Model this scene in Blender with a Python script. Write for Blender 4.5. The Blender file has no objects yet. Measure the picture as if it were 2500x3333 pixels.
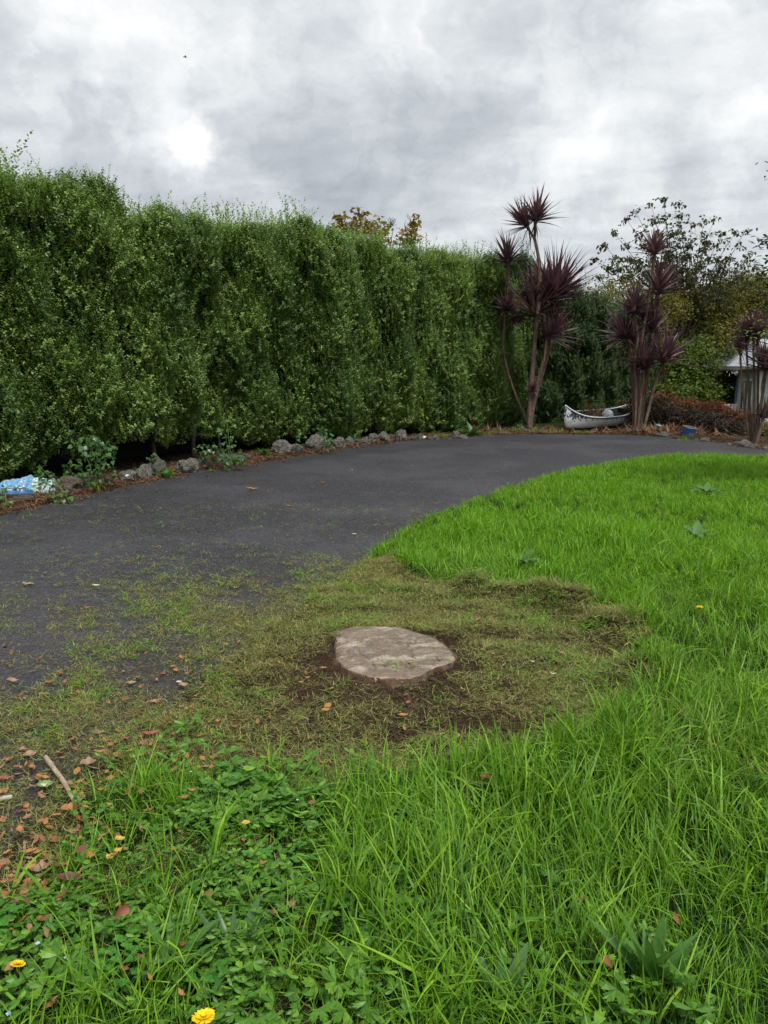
import bpy, bmesh, math, random
import numpy as np
from mathutils import Vector, Matrix, Euler

random.seed(7)
RNG = np.random.default_rng(7)
R = math.radians
SC = bpy.context.scene
COL = SC.collection

# ------------------------------------------------------------------ camera, world, sun, exposure
PITCH = R(10.6); EYE = 1.6; FPX = 2500.0
cam_d = bpy.data.cameras.new('camera'); cam = bpy.data.objects.new('camera', cam_d); COL.objects.link(cam)
cam.location = (0, 0, EYE); cam.rotation_euler = (R(90) - PITCH, 0, 0)
cam_d.sensor_fit = 'HORIZONTAL'; cam_d.sensor_width = 36; cam_d.lens = 36
cam_d.clip_start = 0.05; cam_d.clip_end = 3000
SC.camera = cam

def ray(u, v):
    x = (u - 1250) / FPX; y = -(v - 1666.5) / FPX
    c, s = math.cos(PITCH), math.sin(PITCH)
    return Vector((x, c + y * s, -s + y * c))
def G(u, v, z=0.0):                      # where the sight line meets height z
    d = ray(u, v); t = (z - EYE) / d.z
    return Vector((d.x * t, d.y * t, z))
def P(u, v, Y):                          # where the sight line meets distance Y
    d = ray(u, v); t = Y / d.y
    return Vector((d.x * t, Y, EYE + d.z * t))

SUN_AZ, SUN_EL = R(150), R(60)
sun_d = bpy.data.lights.new('sun', 'SUN'); sun = bpy.data.objects.new('sun', sun_d); COL.objects.link(sun)
sun_d.energy = 1.5; sun_d.angle = R(12); sun_d.color = (1.0, 0.97, 0.92)
sdir = Vector((math.sin(SUN_AZ) * math.cos(SUN_EL), math.cos(SUN_AZ) * math.cos(SUN_EL), math.sin(SUN_EL)))
sun.rotation_euler = sdir.to_track_quat('Z', 'Y').to_euler()
sun.location = (0, 0, 30)

SC.view_settings.view_transform = 'Standard'; SC.view_settings.look = 'None'
SC.view_settings.exposure = 1.05; SC.view_settings.gamma = 1.0; SC.view_settings.use_curve_mapping = False

class NT:                                # small node-tree helper
    def __init__(s, tree): s.t = tree; s.n = tree.nodes; s.l = tree.links
    def new(s, typ, **kw):
        n = s.n.new(typ)
        for k, v in kw.items(): setattr(n, k, v)
        return n
    def put(s, sock, v):
        if isinstance(v, bpy.types.NodeSocket): s.l.new(v, sock)
        elif v is not None: sock.default_value = v
    def math(s, op, a, b=None, c=None, clamp=False):
        n = s.new('ShaderNodeMath', operation=op, use_clamp=clamp)
        s.put(n.inputs[0], a); s.put(n.inputs[1], b); s.put(n.inputs[2], c); return n.outputs[0]
    def vmath(s, op, a, b=None, scale=None):
        n = s.new('ShaderNodeVectorMath', operation=op)
        s.put(n.inputs[0], a)
        if b is not None: s.put(n.inputs[1], b)
        if scale is not None: s.put(n.inputs['Scale'], scale)
        return n.outputs['Value'] if op in ('DOT_PRODUCT', 'LENGTH', 'DISTANCE') else n.outputs[0]
    def noise(s, vec, scale, detail=3, rough=.55, dist=0, color=False):
        n = s.new('ShaderNodeTexNoise'); s.put(n.inputs['Vector'], vec)
        n.inputs['Scale'].default_value = scale; n.inputs['Detail'].default_value = detail
        n.inputs['Roughness'].default_value = rough; n.inputs['Distortion'].default_value = dist
        return n.outputs['Color'] if color else n.outputs[0]
    def voro(s, vec, scale, feature='F1', out='Distance'):
        n = s.new('ShaderNodeTexVoronoi', feature=feature); s.put(n.inputs['Vector'], vec)
        n.inputs['Scale'].default_value = scale; return n.outputs[out]
    def ramp(s, fac, stops, interp='LINEAR'):
        n = s.new('ShaderNodeValToRGB'); s.put(n.inputs[0], fac); cr = n.color_ramp; cr.interpolation = interp
        while len(cr.elements) < len(stops): cr.elements.new(.5)
        for e, (p, c) in zip(cr.elements, stops):
            e.position = p; e.color = (*c, 1) if len(c) == 3 else c
        return n.outputs[0]
    def mix(s, fac, a, b, blend='MIX'):
        n = s.new('ShaderNodeMix', data_type='RGBA', blend_type=blend)
        s.put(n.inputs[0], fac)
        for so, v in ((n.inputs[6], a), (n.inputs[7], b)):
            if isinstance(v, tuple): v = (*v, 1) if len(v) == 3 else v
            s.put(so, v)
        return n.outputs[2]
    def mapr(s, v, a, b, c=0., d=1., smooth=True):
        n = s.new('ShaderNodeMapRange', interpolation_type='SMOOTHSTEP' if smooth else 'LINEAR')
        s.put(n.inputs[0], v)
        for i, x in enumerate((a, b, c, d)): n.inputs[i + 1].default_value = x
        return n.outputs[0]

def build_world():
    w = bpy.data.worlds.new('World'); SC.world = w; w.use_nodes = True
    T = NT(w.node_tree); T.n.clear()
    tc = T.new('ShaderNodeTexCoord').outputs['Generated']
    dirn = T.vmath('NORMALIZE', tc)
    sep = T.new('ShaderNodeSeparateXYZ'); T.put(sep.inputs[0], dirn)
    zc = T.math('MAXIMUM', sep.outputs[2], 0.0)
    inv = T.math('DIVIDE', 1.0, T.math('ADD', zc, 0.16))
    com = T.new('ShaderNodeCombineXYZ'); T.put(com.inputs[0], sep.outputs[0]); T.put(com.inputs[1], sep.outputs[1])
    T.put(com.inputs[2], 0.35)
    pl = T.vmath('SCALE', com.outputs[0], scale=inv)             # the cloud deck, seen in perspective
    wob = T.vmath('SUBTRACT', T.noise(dirn, 5.0, 5, .55, color=True), (0.5, 0.5, 0.5))
    wob2 = T.vmath('SUBTRACT', T.noise(dirn, 22.0, 4, .6, color=True), (0.5, 0.5, 0.5))
    wd = T.vmath('NORMALIZE', T.vmath('ADD', T.vmath('ADD', dirn, T.vmath('SCALE', wob, scale=0.22)), T.vmath('SCALE', wob2, scale=0.09)))
    big = T.noise(pl, 0.9, 6, .52, .25)
    fine = T.noise(pl, 3.2, 7, .58, .2)
    base = T.math('ADD', T.math('MULTIPLY', T.math('SUBTRACT', big, .5), .75), T.math('ADD', T.math('MULTIPLY', T.math('SUBTRACT', fine, .5), .75), T.math('MULTIPLY', T.math('SUBTRACT', T.noise(wd, 7, 9, .66, .6), .5), .75)))
    val = T.math('ADD', base, 0.0)
    # clouds where they stand in the sky: direction (from pixel), radius, brightness
    blobs = [(120,190,.055,.20),(330,70,.055,.22),(600,120,.035,.14),(500,310,.07,.24),(600,400,.04,.16),(655,480,.028,.26),(690,520,.02,.2),
             (850,260,.06,.24),(890,600,.035,.18),(770,290,.03,.10),(1340,690,.05,.16),(1600,700,.06,.10),(2010,470,.05,.14),(1880,560,.045,.14),
             (2270,380,.06,.14),(1830,270,.05,.13),(2450,110,.07,.22),(2420,420,.04,.14),(1980,620,.05,.18),(2330,560,.03,.05),(1250,280,.05,.08),
             (740,330,.05,-.10),(860,520,.065,-.13),(1000,480,.09,-.05),(1250,480,.13,-.08),(300,430,.09,-.10),(100,330,.07,-.08),
             (1250,610,.10,-.16),(2200,590,.06,-.16),(1900,90,.12,-.03),(900,120,.08,-.06),(2450,330,.05,-.07),(560,560,.10,-.10)]
    for u, v, r, a in blobs:
        c = ray(u, v).normalized()
        dt = T.vmath('DISTANCE', wd, tuple(c))
        e = T.math('EXPONENT', T.math('MULTIPLY', T.math('MULTIPLY', dt, dt), -1.0 / (r * r)))
        val = T.math('MULTIPLY_ADD', e, a * 1.0, val)
    g = T.math('MULTIPLY_ADD', val, 1.30, 0.45)
    cloud = T.ramp(g, [(0.0, (.36, .39, .43)), (.25, (.47, .505, .54)), (.45, (.58, .61, .635)), (.62, (.70, .725, .74)), (.85, (.83, .84, .845)), (1.0, (.93, .93, .925))])
    # overcast sky: the zenith brighter than the horizon band
    zen = T.mapr(sep.outputs[2], 0.35, 1.0, 1.0, 1.7)
    cloud = T.vmath('SCALE', cloud, scale=zen)
    sky = T.new('ShaderNodeTexSky', sky_type='NISHITA'); sky.sun_disc = False
    sky.sun_elevation = SUN_EL; sky.sun_rotation = SUN_AZ % (2 * math.pi)
    blue = T.vmath('SCALE', sky.outputs[0], scale=0.10)
    fin = T.vmath('SCALE', T.mix(0.95, blue, cloud), scale=0.57)
    below = T.mapr(sep.outputs[2], -0.03, 0.0)
    fin = T.mix(below, (.12, .13, .12), fin)
    bg = T.new('ShaderNodeBackground'); T.put(bg.inputs[0], fin); bg.inputs[1].default_value = 1.0
    out = T.new('ShaderNodeOutputWorld'); T.l.new(bg.outputs[0], out.inputs[0])
build_world()

# ------------------------------------------------------------------ helpers
def tag(o, label=None, cat=None, group=None, kind=None):
    if label: o['label'] = label
    if cat: o['category'] = cat
    if group: o['group'] = group
    if kind: o['kind'] = kind
    return o
def empty(name, loc=(0, 0, 0), rz=0):
    o = bpy.data.objects.new(name, None); COL.objects.link(o); o.location = loc; o.rotation_euler = (0, 0, rz)
    o.empty_display_size = .1; return o

class MB:
    def __init__(s): s.v = []; s.f = []; s.m = []
    def add(s, v, f, mi=0):
        b = len(s.v); s.v += [tuple(p) for p in v]; s.f += [tuple(i + b for i in q) for q in f]; s.m += [mi] * len(f)
    def box(s, c, d, rz=0, mi=0):
        cx, cy, cz = c; dx, dy, dz = d[0] / 2, d[1] / 2, d[2] / 2; q = []
        for z in (-dz, dz):
            for x, y in ((-dx, -dy), (dx, -dy), (dx, dy), (-dx, dy)):
                q.append((cx + x * math.cos(rz) - y * math.sin(rz), cy + x * math.sin(rz) + y * math.cos(rz), cz + z))
        s.add(q, [(3, 2, 1, 0), (4, 5, 6, 7), (0, 1, 5, 4), (1, 2, 6, 5), (2, 3, 7, 6), (3, 0, 4, 7)], mi)
    def tube(s, path, rad, n=6, mi=0, cap=True):
        path = [Vector(p) for p in path]; k = len(path)
        if not hasattr(rad, '__len__'): rad = [rad] * k
        vs = []; up = Vector((.3, .1, 1)).normalized()
        for i, p in enumerate(path):
            d = (path[min(i + 1, k - 1)] - path[max(i - 1, 0)])
            d = d.normalized() if d.length > 1e-9 else Vector((0, 0, 1))
            a = d.cross(up)
            if a.length < .05: a = d.cross(Vector((1, 0, 0)))
            a.normalize(); b = d.cross(a)
            for j in range(n):
                t = 2 * math.pi * j / n; vs.append(p + (a * math.cos(t) + b * math.sin(t)) * rad[i])
        fs = [(i * n + j, i * n + (j + 1) % n, (i + 1) * n + (j + 1) % n, (i + 1) * n + j) for i in range(k - 1) for j in range(n)]
        if cap: fs += [tuple(range(n))[::-1], tuple((k - 1) * n + j for j in range(n))]
        s.add(vs, fs, mi)
    def mesh(s, name, mats, smooth=False):
        me = bpy.data.meshes.new(name); me.from_pydata(s.v, [], s.f)
        mats = mats if isinstance(mats, (list, tuple)) else [mats]
        for m in mats: me.materials.append(m)
        if len(mats) > 1: me.polygons.foreach_set('material_index', s.m)
        if smooth: me.polygons.foreach_set('use_smooth', [True] * len(me.polygons))
        me.update(); return me
    def build(s, name, mats, parent=None, smooth=False, loc=None):
        return link(name, s.mesh(name, mats, smooth), parent, loc)
def link(name, me, parent=None, loc=None, rot=None, scale=None):
    o = bpy.data.objects.new(name, me); COL.objects.link(o)
    if parent is not None: o.parent = parent
    if loc is not None: o.location = loc
    if rot is not None: o.rotation_euler = rot
    if scale is not None: o.scale = scale if hasattr(scale, '__len__') else (scale,) * 3
    return o
def local(mb, org):                      # bring world-space vertices to an origin
    ox, oy, oz = org; mb.v = [(x - ox, y - oy, z - oz) for x, y, z in mb.v]; return mb

def fnoise(seed, dim=2, k=10, lo=.6, hi=2.2):   # smooth random function from sines
    r = np.random.default_rng(seed); K = r.normal(size=(k, dim)); K /= np.linalg.norm(K, axis=1)[:, None]
    fr = np.exp(r.uniform(np.log(lo), np.log(hi), k)); K *= fr[:, None] * 2 * np.pi; ph = r.uniform(0, 6.28, k); am = 1 / np.sqrt(fr); am /= np.sqrt((am ** 2).sum() / 2)
    def f(*c):
        c = np.stack([np.asarray(q, float) for q in c], -1)
        return (np.sin(c @ K.T + ph) * am).sum(-1)
    return f
def inpoly(x, y, poly):
    x = np.asarray(x, float); y = np.asarray(y, float); c = np.zeros(x.shape, bool); n = len(poly)
    for i in range(n):
        x1, y1 = poly[i]; x2, y2 = poly[(i + 1) % n]
        if y1 == y2: continue
        c ^= ((y1 > y) != (y2 > y)) & (x < (x2 - x1) * (y - y1) / (y2 - y1) + x1)
    return c
def polydist(x, y, pl):
    x = np.asarray(x, float); y = np.asarray(y, float); best = np.full(x.shape, 1e9)
    for (x1, y1), (x2, y2) in zip(pl[:-1], pl[1:]):
        dx, dy = x2 - x1, y2 - y1; t = np.clip(((x - x1) * dx + (y - y1) * dy) / (dx * dx + dy * dy + 1e-12), 0, 1)
        best = np.minimum(best, np.hypot(x - x1 - t * dx, y - y1 - t * dy))
    return best
def resample(pts, n):
    p = np.array([tuple(q)[:2] for q in pts]); d = np.r_[0, np.cumsum(np.hypot(*np.diff(p, axis=0).T))]
    # smooth a little with Chaikin first
    q = p
    for _ in range(2):
        a = q[:-1] * .75 + q[1:] * .25; b = q[:-1] * .25 + q[1:] * .75
        q = np.vstack([q[:1], np.stack([a, b], 1).reshape(-1, 2), q[-1:]])
    d = np.r_[0, np.cumsum(np.hypot(*np.diff(q, axis=0).T))]; t = np.linspace(0, d[-1], n)
    return np.stack([np.interp(t, d, q[:, 0]), np.interp(t, d, q[:, 1])], 1)

# ------------------------------------------------------------------ materials
def mat_new(name):
    m = bpy.data.materials.new(name); m.use_nodes = True; T = NT(m.node_tree); T.n.clear()
    out = T.new('ShaderNodeOutputMaterial'); b = T.new('ShaderNodeBsdfPrincipled'); T.l.new(b.outputs[0], out.inputs[0])
    return m, T, b, out
def objco(T): return T.new('ShaderNodeTexCoord').outputs['Object']
def wpos(T): return T.new('ShaderNodeNewGeometry').outputs['Position']
def bump(T, b, h, strength=.5, dist=.01):
    n = T.new('ShaderNodeBump'); n.inputs['Strength'].default_value = strength; n.inputs['Distance'].default_value = dist
    T.put(n.inputs['Height'], h); T.l.new(n.outputs[0], b.inputs['Normal'])
def simple(name, c1, c2=None, rough=.8, scale=8, bumpd=0, metal=0, spec=.5, stretch=None, detail=5):
    m, T, b, out = mat_new(name); c2 = c2 or tuple(x * .6 for x in c1); co = objco(T)
    if stretch:
        mp = T.new('ShaderNodeMapping'); T.put(mp.inputs[0], co); mp.inputs['Scale'].default_value = stretch; co = mp.outputs[0]
    n = T.noise(co, scale, detail, .6)
    T.put(b.inputs['Base Color'], T.ramp(n, [(.3, c2), (.7, c1)]))
    b.inputs['Roughness'].default_value = rough; b.inputs['Metallic'].default_value = metal; b.inputs['Specular IOR Level'].default_value = spec
    if bumpd: bump(T, b, n, .6, bumpd)
    return m
def leafm(name, cols, rough=.5, trans=.35, spec=.3, tscale=1.5, noise=None, worldvar=None):
    """leaf: colour picked per leaf and per plant, part of the light passes through"""
    m, T, b, out = mat_new(name)
    geo = T.new('ShaderNodeNewGeometry'); oi = T.new('ShaderNodeObjectInfo')
    f = T.math('FRACT', T.math('ADD', geo.outputs['Random Per Island'], T.math('MULTIPLY', oi.outputs['Random'], 3.7)))
    n = len(cols); stops = [(i / max(1, n - 1), c) for i, c in enumerate(cols)]
    if worldvar:
        nz = T.noise(geo.outputs['Position'], worldvar, 3, .6)
        f = T.math('ADD', T.math('MULTIPLY', f, .55), T.mapr(nz, .3, .7, 0, .45))
    col = T.ramp(f, stops)
    if noise:
        nn = T.noise(objco(T), noise, 3, .6); col = T.mix(T.mapr(nn, .35, .65, 0, .5), col, T.vmath('SCALE', col, scale=.55))
    T.put(b.inputs['Base Color'], col); b.inputs['Roughness'].default_value = rough; b.inputs['Specular IOR Level'].default_value = spec
    if trans > 0:
        tr = T.new('ShaderNodeBsdfTranslucent'); T.put(tr.inputs[0], T.vmath('SCALE', col, scale=tscale))
        mx = T.new('ShaderNodeMixShader'); mx.inputs[0].default_value = trans
        T.l.new(b.outputs[0], mx.inputs[1]); T.l.new(tr.outputs[0], mx.inputs[2]); T.l.new(mx.outputs[0], out.inputs[0])
    return m

M = {}
M['grass'] = leafm('grass_blade', [(.028,.078,.007),(.058,.155,.009),(.13,.295,.012),(.07,.175,.010),(.235,.41,.025),(.10,.24,.012),(.075,.19,.010),(.32,.28,.10)], .5, .25, .3, 1.6, worldvar=1.1)
M['grass_low'] = leafm('grass_understory_shade', [(.014,.042,.006),(.03,.08,.010),(.02,.055,.008),(.05,.06,.02)], .6, .15, .2, 1.3, worldvar=1.1)  # short tufts painted dark to give the shade between the taller blades
M['grass_far'] = leafm('grass_blade_sparse', [(.045,.125,.008),(.125,.29,.010),(.18,.37,.013),(.085,.215,.009),(.29,.46,.025)], .45, .28, .3, 1.6, worldvar=.9)
M['thatch'] = leafm('clipped_grass', [(.035,.05,.011),(.15,.155,.038),(.08,.145,.018),(.40,.36,.13),(.085,.058,.026),(.19,.22,.045),(.055,.12,.014)], .7, .15, .2, 1.2, worldvar=1.7)
M['buttercup'] = leafm('buttercup_leaf', [(.055,.155,.014),(.11,.27,.022),(.075,.20,.016),(.21,.40,.04)], .45, .3, .4, 1.4, noise=60)
M['clover'] = leafm('clover_leaf', [(.05,.18,.02),(.08,.25,.03)], .5, .3, .3)
M['hedge'] = leafm('hedge_leaf', [(.045,.09,.018),(.11,.195,.036),(.07,.14,.026),(.28,.40,.085),(.15,.255,.05)], .40, .25, .5, 1.5, worldvar=.9)
M['hedge_tip'] = leafm('hedge_lit_tip', [(.10,.18,.03),(.15,.25,.04),(.22,.33,.06),(.12,.21,.035)], .42, .38, .4, 1.6)  # top shoots in lighter yellow-green: the lit hedge top put into the colour
M['hedge_far'] = leafm('far_hedge_leaf', [(.035,.075,.020),(.065,.12,.030),(.045,.09,.024),(.11,.18,.05)], .5, .2, .4, 1.3, worldvar=.7)
M['core'] = simple('shaded_twigs', (.014,.014,.009), (.006,.007,.004), .95, 14, .03)  # near-black: hedge interior shade put into the colour; reused as potting soil
M['purple'] = leafm('purple_sword_leaf', [(.065,.030,.042),(.13,.065,.078),(.09,.042,.055),(.22,.12,.105)], .34, .12, .5, 1.5)
M['cord_trunk'] = simple('grey_brown_bark', (.20,.13,.09), (.05,.034,.026), .9, 22, .01, stretch=(1, 1, .35))
M['bark'] = simple('brown_bark', (.10,.075,.05), (.03,.023,.018), .95, 20, .015, stretch=(1, 1, .3))
M['twig'] = simple('thin_twig', (.10,.075,.05), (.05,.035,.025), .9, 20)
M['birch_leaf'] = leafm('broad_olive_leaf', [(.035,.045,.012),(.06,.065,.018),(.05,.06,.014),(.11,.085,.02)], .5, .25, .4)
M['olive_leaf'] = leafm('yellow_green_leaf', [(.09,.115,.02),(.18,.20,.035),(.19,.15,.03),(.13,.18,.03)], .5, .3, .3, worldvar=.8)
M['vine_leaf'] = leafm('bright_green_leaf', [(.04,.075,.012),(.11,.17,.02),(.06,.10,.016),(.20,.18,.025)], .5, .3, .3, worldvar=.9)
M['autumn_leaf'] = leafm('golden_brown_leaf', [(.26,.15,.03),(.16,.18,.03),(.32,.21,.04),(.15,.07,.02)], .5, .35, .3)
M['rust_leaf'] = leafm('rust_leaf', [(.17,.055,.018),(.10,.04,.018),(.23,.085,.025),(.07,.04,.02)], .6, .25, .2, worldvar=1.2)
M['darkshrub'] = leafm('dark_brown_leaf', [(.035,.025,.018),(.05,.035,.022),(.03,.03,.018),(.06,.035,.022)], .7, .1, .2)
M['dark_leaf'] = leafm('dark_glossy_leaf', [(.02,.045,.015),(.04,.075,.02),(.03,.055,.02)], .35, .15, .5)
M['pale_leaf'] = leafm('fresh_lobed_leaf', [(.12,.22,.04),(.17,.28,.06),(.14,.22,.04)], .45, .3, .3)
M['weed_leaf'] = leafm('weed_leaf', [(.035,.10,.022),(.055,.14,.03),(.045,.12,.025),(.09,.18,.04)], .4, .25, .5)
M['rosette_leaf'] = leafm('rosette_leaf', [(.06,.16,.025),(.10,.23,.04),(.07,.18,.03)], .45, .3, .4, noise=25)
M['blue_weed'] = leafm('bluish_weed_leaf', [(.05,.13,.035),(.08,.18,.05),(.06,.15,.035)], .5, .2, .3)
M['dry'] = leafm('dry_leaf', [(.30,.14,.05),(.20,.085,.035),(.38,.20,.07),(.26,.16,.08),(.15,.07,.035),(.42,.24,.06)], .7, .15, .2, 1.2)
M['dry_brown'] = simple('brown_dry_leaf', (.36,.23,.14), (.17,.10,.055), .8, 60)
M['dry_red'] = simple('red_brown_leaf', (.30,.10,.065), (.20,.06,.04), .7, 40)
M['dry_dark'] = simple('dark_red_leaf', (.12,.035,.02), (.07,.02,.012), .6, 40)
M['dry_yellow'] = simple('yellow_leaf', (.55,.36,.08), (.40,.22,.05), .7, 60)
M['dry_orange'] = simple('orange_leaf', (.42,.20,.06), (.24,.10,.035), .7, 60)
M['dry_pale'] = simple('pale_leaf', (.52,.50,.36), (.4,.42,.28), .7, 30)
M['dry_green'] = simple('pale_green_leaf', (.18,.28,.09), (.12,.2,.06), .6, 30)
M['litter'] = leafm('leaf_litter', [(.20,.085,.04),(.10,.05,.03),(.28,.13,.06),(.07,.04,.025),(.15,.085,.05)], .85, .05, .1, 1)
M['straw'] = leafm('dead_sword_leaf', [(.21,.115,.065),(.13,.07,.042),(.30,.18,.105),(.08,.045,.03)], .8, .1, .1, 1)
M['white'] = simple('white_paint', (.78,.79,.80), (.70,.71,.72), .5, 6)
M['petal'] = leafm('yellow_petal', [(.90,.62,.01),(.95,.70,.02),(.85,.50,.01)], .6, .2, .2, 1)
M['blue_petal'] = simple('blue_petal', (.12,.25,.75), (.45,.55,.9), .6, 300)
M['stem'] = simple('green_stem', (.12,.22,.05), (.14,.12,.05), .6, 30)

def ground_mat():
    m, T, b, out = mat_new('soil'); p = wpos(T)
    at = T.new('ShaderNodeAttribute', attribute_name='cover')     # 0 bare soil, 1 turf
    n1 = T.noise(p, 2.2, 6, .6); n2 = T.noise(p, 28, 6, .65); n3 = T.noise(p, 140, 3, .6)
    soil = T.ramp(n2, [(.3, (.020,.013,.008)), (.55, (.05,.032,.019)), (.75, (.10,.066,.040))])
    turf = T.ramp(n2, [(.3, (.012,.022,.006)), (.7, (.035,.065,.014))])
    c = T.mix(at.outputs['Fac'], soil, turf)
    c = T.mix(T.mapr(n1, .4, .7, 0, .35), c, (.02,.014,.01))
    T.put(b.inputs['Base Color'], c); b.inputs['Roughness'].default_value = .97; b.inputs['Specular IOR Level'].default_value = .1
    bump(T, b, T.math('ADD', n2, T.math('MULTIPLY', n3, .4)), .9, .03); return m
def asphalt_mat():
    m, T, b, out = mat_new('worn_asphalt'); p = wpos(T)
    v = T.voro(p, 70, 'F1', 'Distance'); vc = T.voro(p, 70, 'F1', 'Color'); v2 = T.voro(p, 26, 'F1', 'Distance')
    sp = T.new('ShaderNodeSeparateColor'); T.put(sp.inputs[0], vc)
    big = T.noise(p, .55, 5, .6); med = T.noise(p, 5, 6, .7); fine = T.noise(p, 60, 4, .7)
    chip = T.ramp(sp.outputs[0], [(0, (.012,.0115,.015)), (.5, (.042,.039,.048)), (.85, (.09,.084,.097)), (1, (.24,.23,.22))])
    c = T.mix(T.mapr(v, .35, .6), chip, (.015,.014,.016))
    c = T.mix(T.mapr(big, .42, .62, 0, .5), c, (.088,.082,.100))
    c = T.mix(T.mapr(T.noise(p, 17, 5, .75), .50, .64, 0, .75), T.mix(T.mapr(med, .52, .68, 0, .55), c, (.032,.030,.034)), (.024,.023,.026))
    dn = T.noise(p, 1.6, 5, .65)
    c = T.mix(T.mapr(dn, .56, .72, 0, .35), c, (.10,.085,.065))
    at = T.new('ShaderNodeAttribute', attribute_name='dirt'); c = T.mix(T.math('MULTIPLY', at.outputs['Fac'], T.mapr(T.noise(p, 9, 6, .7), .36, .6, .15, .95)), c, T.ramp(T.noise(p, 45, 5, .7), [(.35, (.022,.017,.012)), (.65, (.085,.064,.042))]))
    T.put(b.inputs['Base Color'], c); b.inputs['Roughness'].default_value = .66; b.inputs['Specular IOR Level'].default_value = .5
    h = T.math('ADD', T.math('MULTIPLY', v, -1.0), T.math('ADD', T.math('MULTIPLY', v2, -1.2), T.math('MULTIPLY', fine, .8)))
    bump(T, b, h, 1.0, .02); return m
def rock_mat(name, light, dark, warm):
    m, T, b, out = mat_new(name); co = objco(T); oi = T.new('ShaderNodeObjectInfo')
    co = T.vmath('ADD', co, T.vmath('SCALE', (1, 1, 1), scale=T.math('MULTIPLY', oi.outputs['Random'], 50)))
    n = T.noise(co, 2.6, 8, .75); n2 = T.noise(co, 9, 6, .75); v = T.voro(co, 7)
    c = T.ramp(n, [(.36, dark), (.5, warm), (.62, light)])
    c = T.mix(T.mapr(n2, .5, .60, 0, .8), c, dark)
    c = T.mix(T.mapr(v, 0, .22, .6, 0), c, (.03,.03,.028))
    T.put(b.inputs['Base Color'], c); b.inputs['Roughness'].default_value = .92
    bump(T, b, T.math('ADD', T.math('MULTIPLY', n2, 1.6), T.math('ADD', T.math('MULTIPLY', n, 2), T.math('MULTIPLY', v, 1.2))), 1, .06); return m
M['ground'] = ground_mat(); M['asphalt'] = asphalt_mat()
M['rock'] = rock_mat('grey_volcanic_rock', (.50,.48,.42), (.10,.095,.08), (.30,.28,.23))
M['rock_brown'] = rock_mat('brown_volcanic_rock', (.38,.30,.22), (.09,.07,.05), (.24,.18,.13))
M['rock_dark'] = rock_mat('dark_mossy_rock', (.34,.33,.26), (.07,.07,.05), (.20,.195,.15))

# ------------------------------------------------------------------ layout of the ground
def gp(pts, z=0.0): return [tuple(G(u, v, z))[:2] for u, v in pts]
NEAR = gp([(-500,3333),(-150,3050),(20,2800),(150,2620),(330,2480),(560,2300),(850,2080),(1080,1900),(1230,1800),(1300,1748),(1400,1692),(1540,1630),(1700,1583),(1900,1526),(2100,1497),(2300,1489),(2500,1487),(3000,1487),(4000,1490)])
FAR = gp([(-2200,2300),(-900,1860),(-300,1700),(0,1668),(150,1640),(300,1605),(500,1560),(650,1532),(800,1510),(1000,1476),(1200,1446),(1400,1426),(1600,1413),(1800,1411),(2000,1413),(2150,1421),(2300,1435),(2420,1452),(2500,1463),(2900,1495),(3600,1560)])
near_c = resample(NEAR, 320); far_c = resample(FAR, 320)
DRIVE = [tuple(p) for p in near_c] + [tuple(p) for p in far_c[::-1]]
# the part that carries only cut grass and bare soil
PATCH = gp([(-600,2200),(0,1950),(800,1980),(1180,1830),(1290,1800),(1330,1870),(1480,1905),(1700,1930),(1930,1955),(2040,2050),(2120,2160),(2100,2260),(2010,2380),(1800,2470),
            (1560,2520),(1300,2560),(1000,2570),(800,2540),(640,2510),(520,2480),(420,2600),(300,2740),(170,2850),(60,2950),(-100,3150),(-500,3333)])
BERM = gp([(1560,1925),(1760,1950),(1920,1975),(2020,2060),(2110,2160),(2080,2230)])
HOLL = [(tuple(G(1850,2040))[:2], .17, .05), (tuple(G(2035,2165))[:2], .16, .05), (tuple(G(1600,2085))[:2], .12, .035), (tuple(G(1560,1960))[:2], .15, .03)]
RIDGE2 = gp([(1490,2075),(1600,2060),(1700,2085)])
SX, SY = tuple(G(1275, 2125))[:2]
nH1 = fnoise(11, 2, 14, .25, 1.2); nH2 = fnoise(12, 2, 14, 1.5, 5); nEdge = fnoise(13, 2, 16, .8, 5)
def warp(x, y, a=.12): return x + a * nEdge(x, y), y + a * nEdge(x + 31, y - 17)
def in_drive(x, y): return inpoly(x, y, DRIVE)
def in_patch(x, y):
    wx, wy = warp(x, y, .05); return inpoly(wx, wy, PATCH)
def H(x, y):
    x = np.asarray(x, float); y = np.asarray(y, float)
    dr = in_drive(x, y); pa = in_patch(x, y)
    h = np.where(dr, -.03, .012 + .012 * nH1(x, y))
    d = polydist(x, y, BERM); h = h + np.where(pa | (d < .3), .09 * np.clip(.62 + .55 * nH2(x * .8, y * .8), .05, 1.5) * np.exp(-(d / .15) ** 2), 0)
    d = polydist(x, y, RIDGE2); h = h + .04 * np.exp(-(d / .10) ** 2)
    for (cx, cy), r, dep in HOLL: h = h - dep * np.exp(-(((x - cx) ** 2 + (y - cy) ** 2) / r ** 2))
    h = h + np.where(pa & ~dr, .007 * nH2(x, y), 0)
    ds = np.hypot(x - SX, (y - SY)); h = h + np.where(ds < 1.2, .033 * np.exp(-(ds / .46) ** 2), 0) - .06 * (np.hypot((x - SX) / .31, (y - SY) / .25) < 1)
    hb = np.clip((y - 19.6 - np.maximum(0, (x - 12)) * -.35) / 6, 0, 1) * np.clip((x - 5.5) / 4, 0, 1)   # the garden falls away behind
    h = h - 1.3 * hb * hb * (3 - 2 * hb)
    return h
def zat(x, y): return float(H(np.array([x]), np.array([y]))[0])

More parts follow.
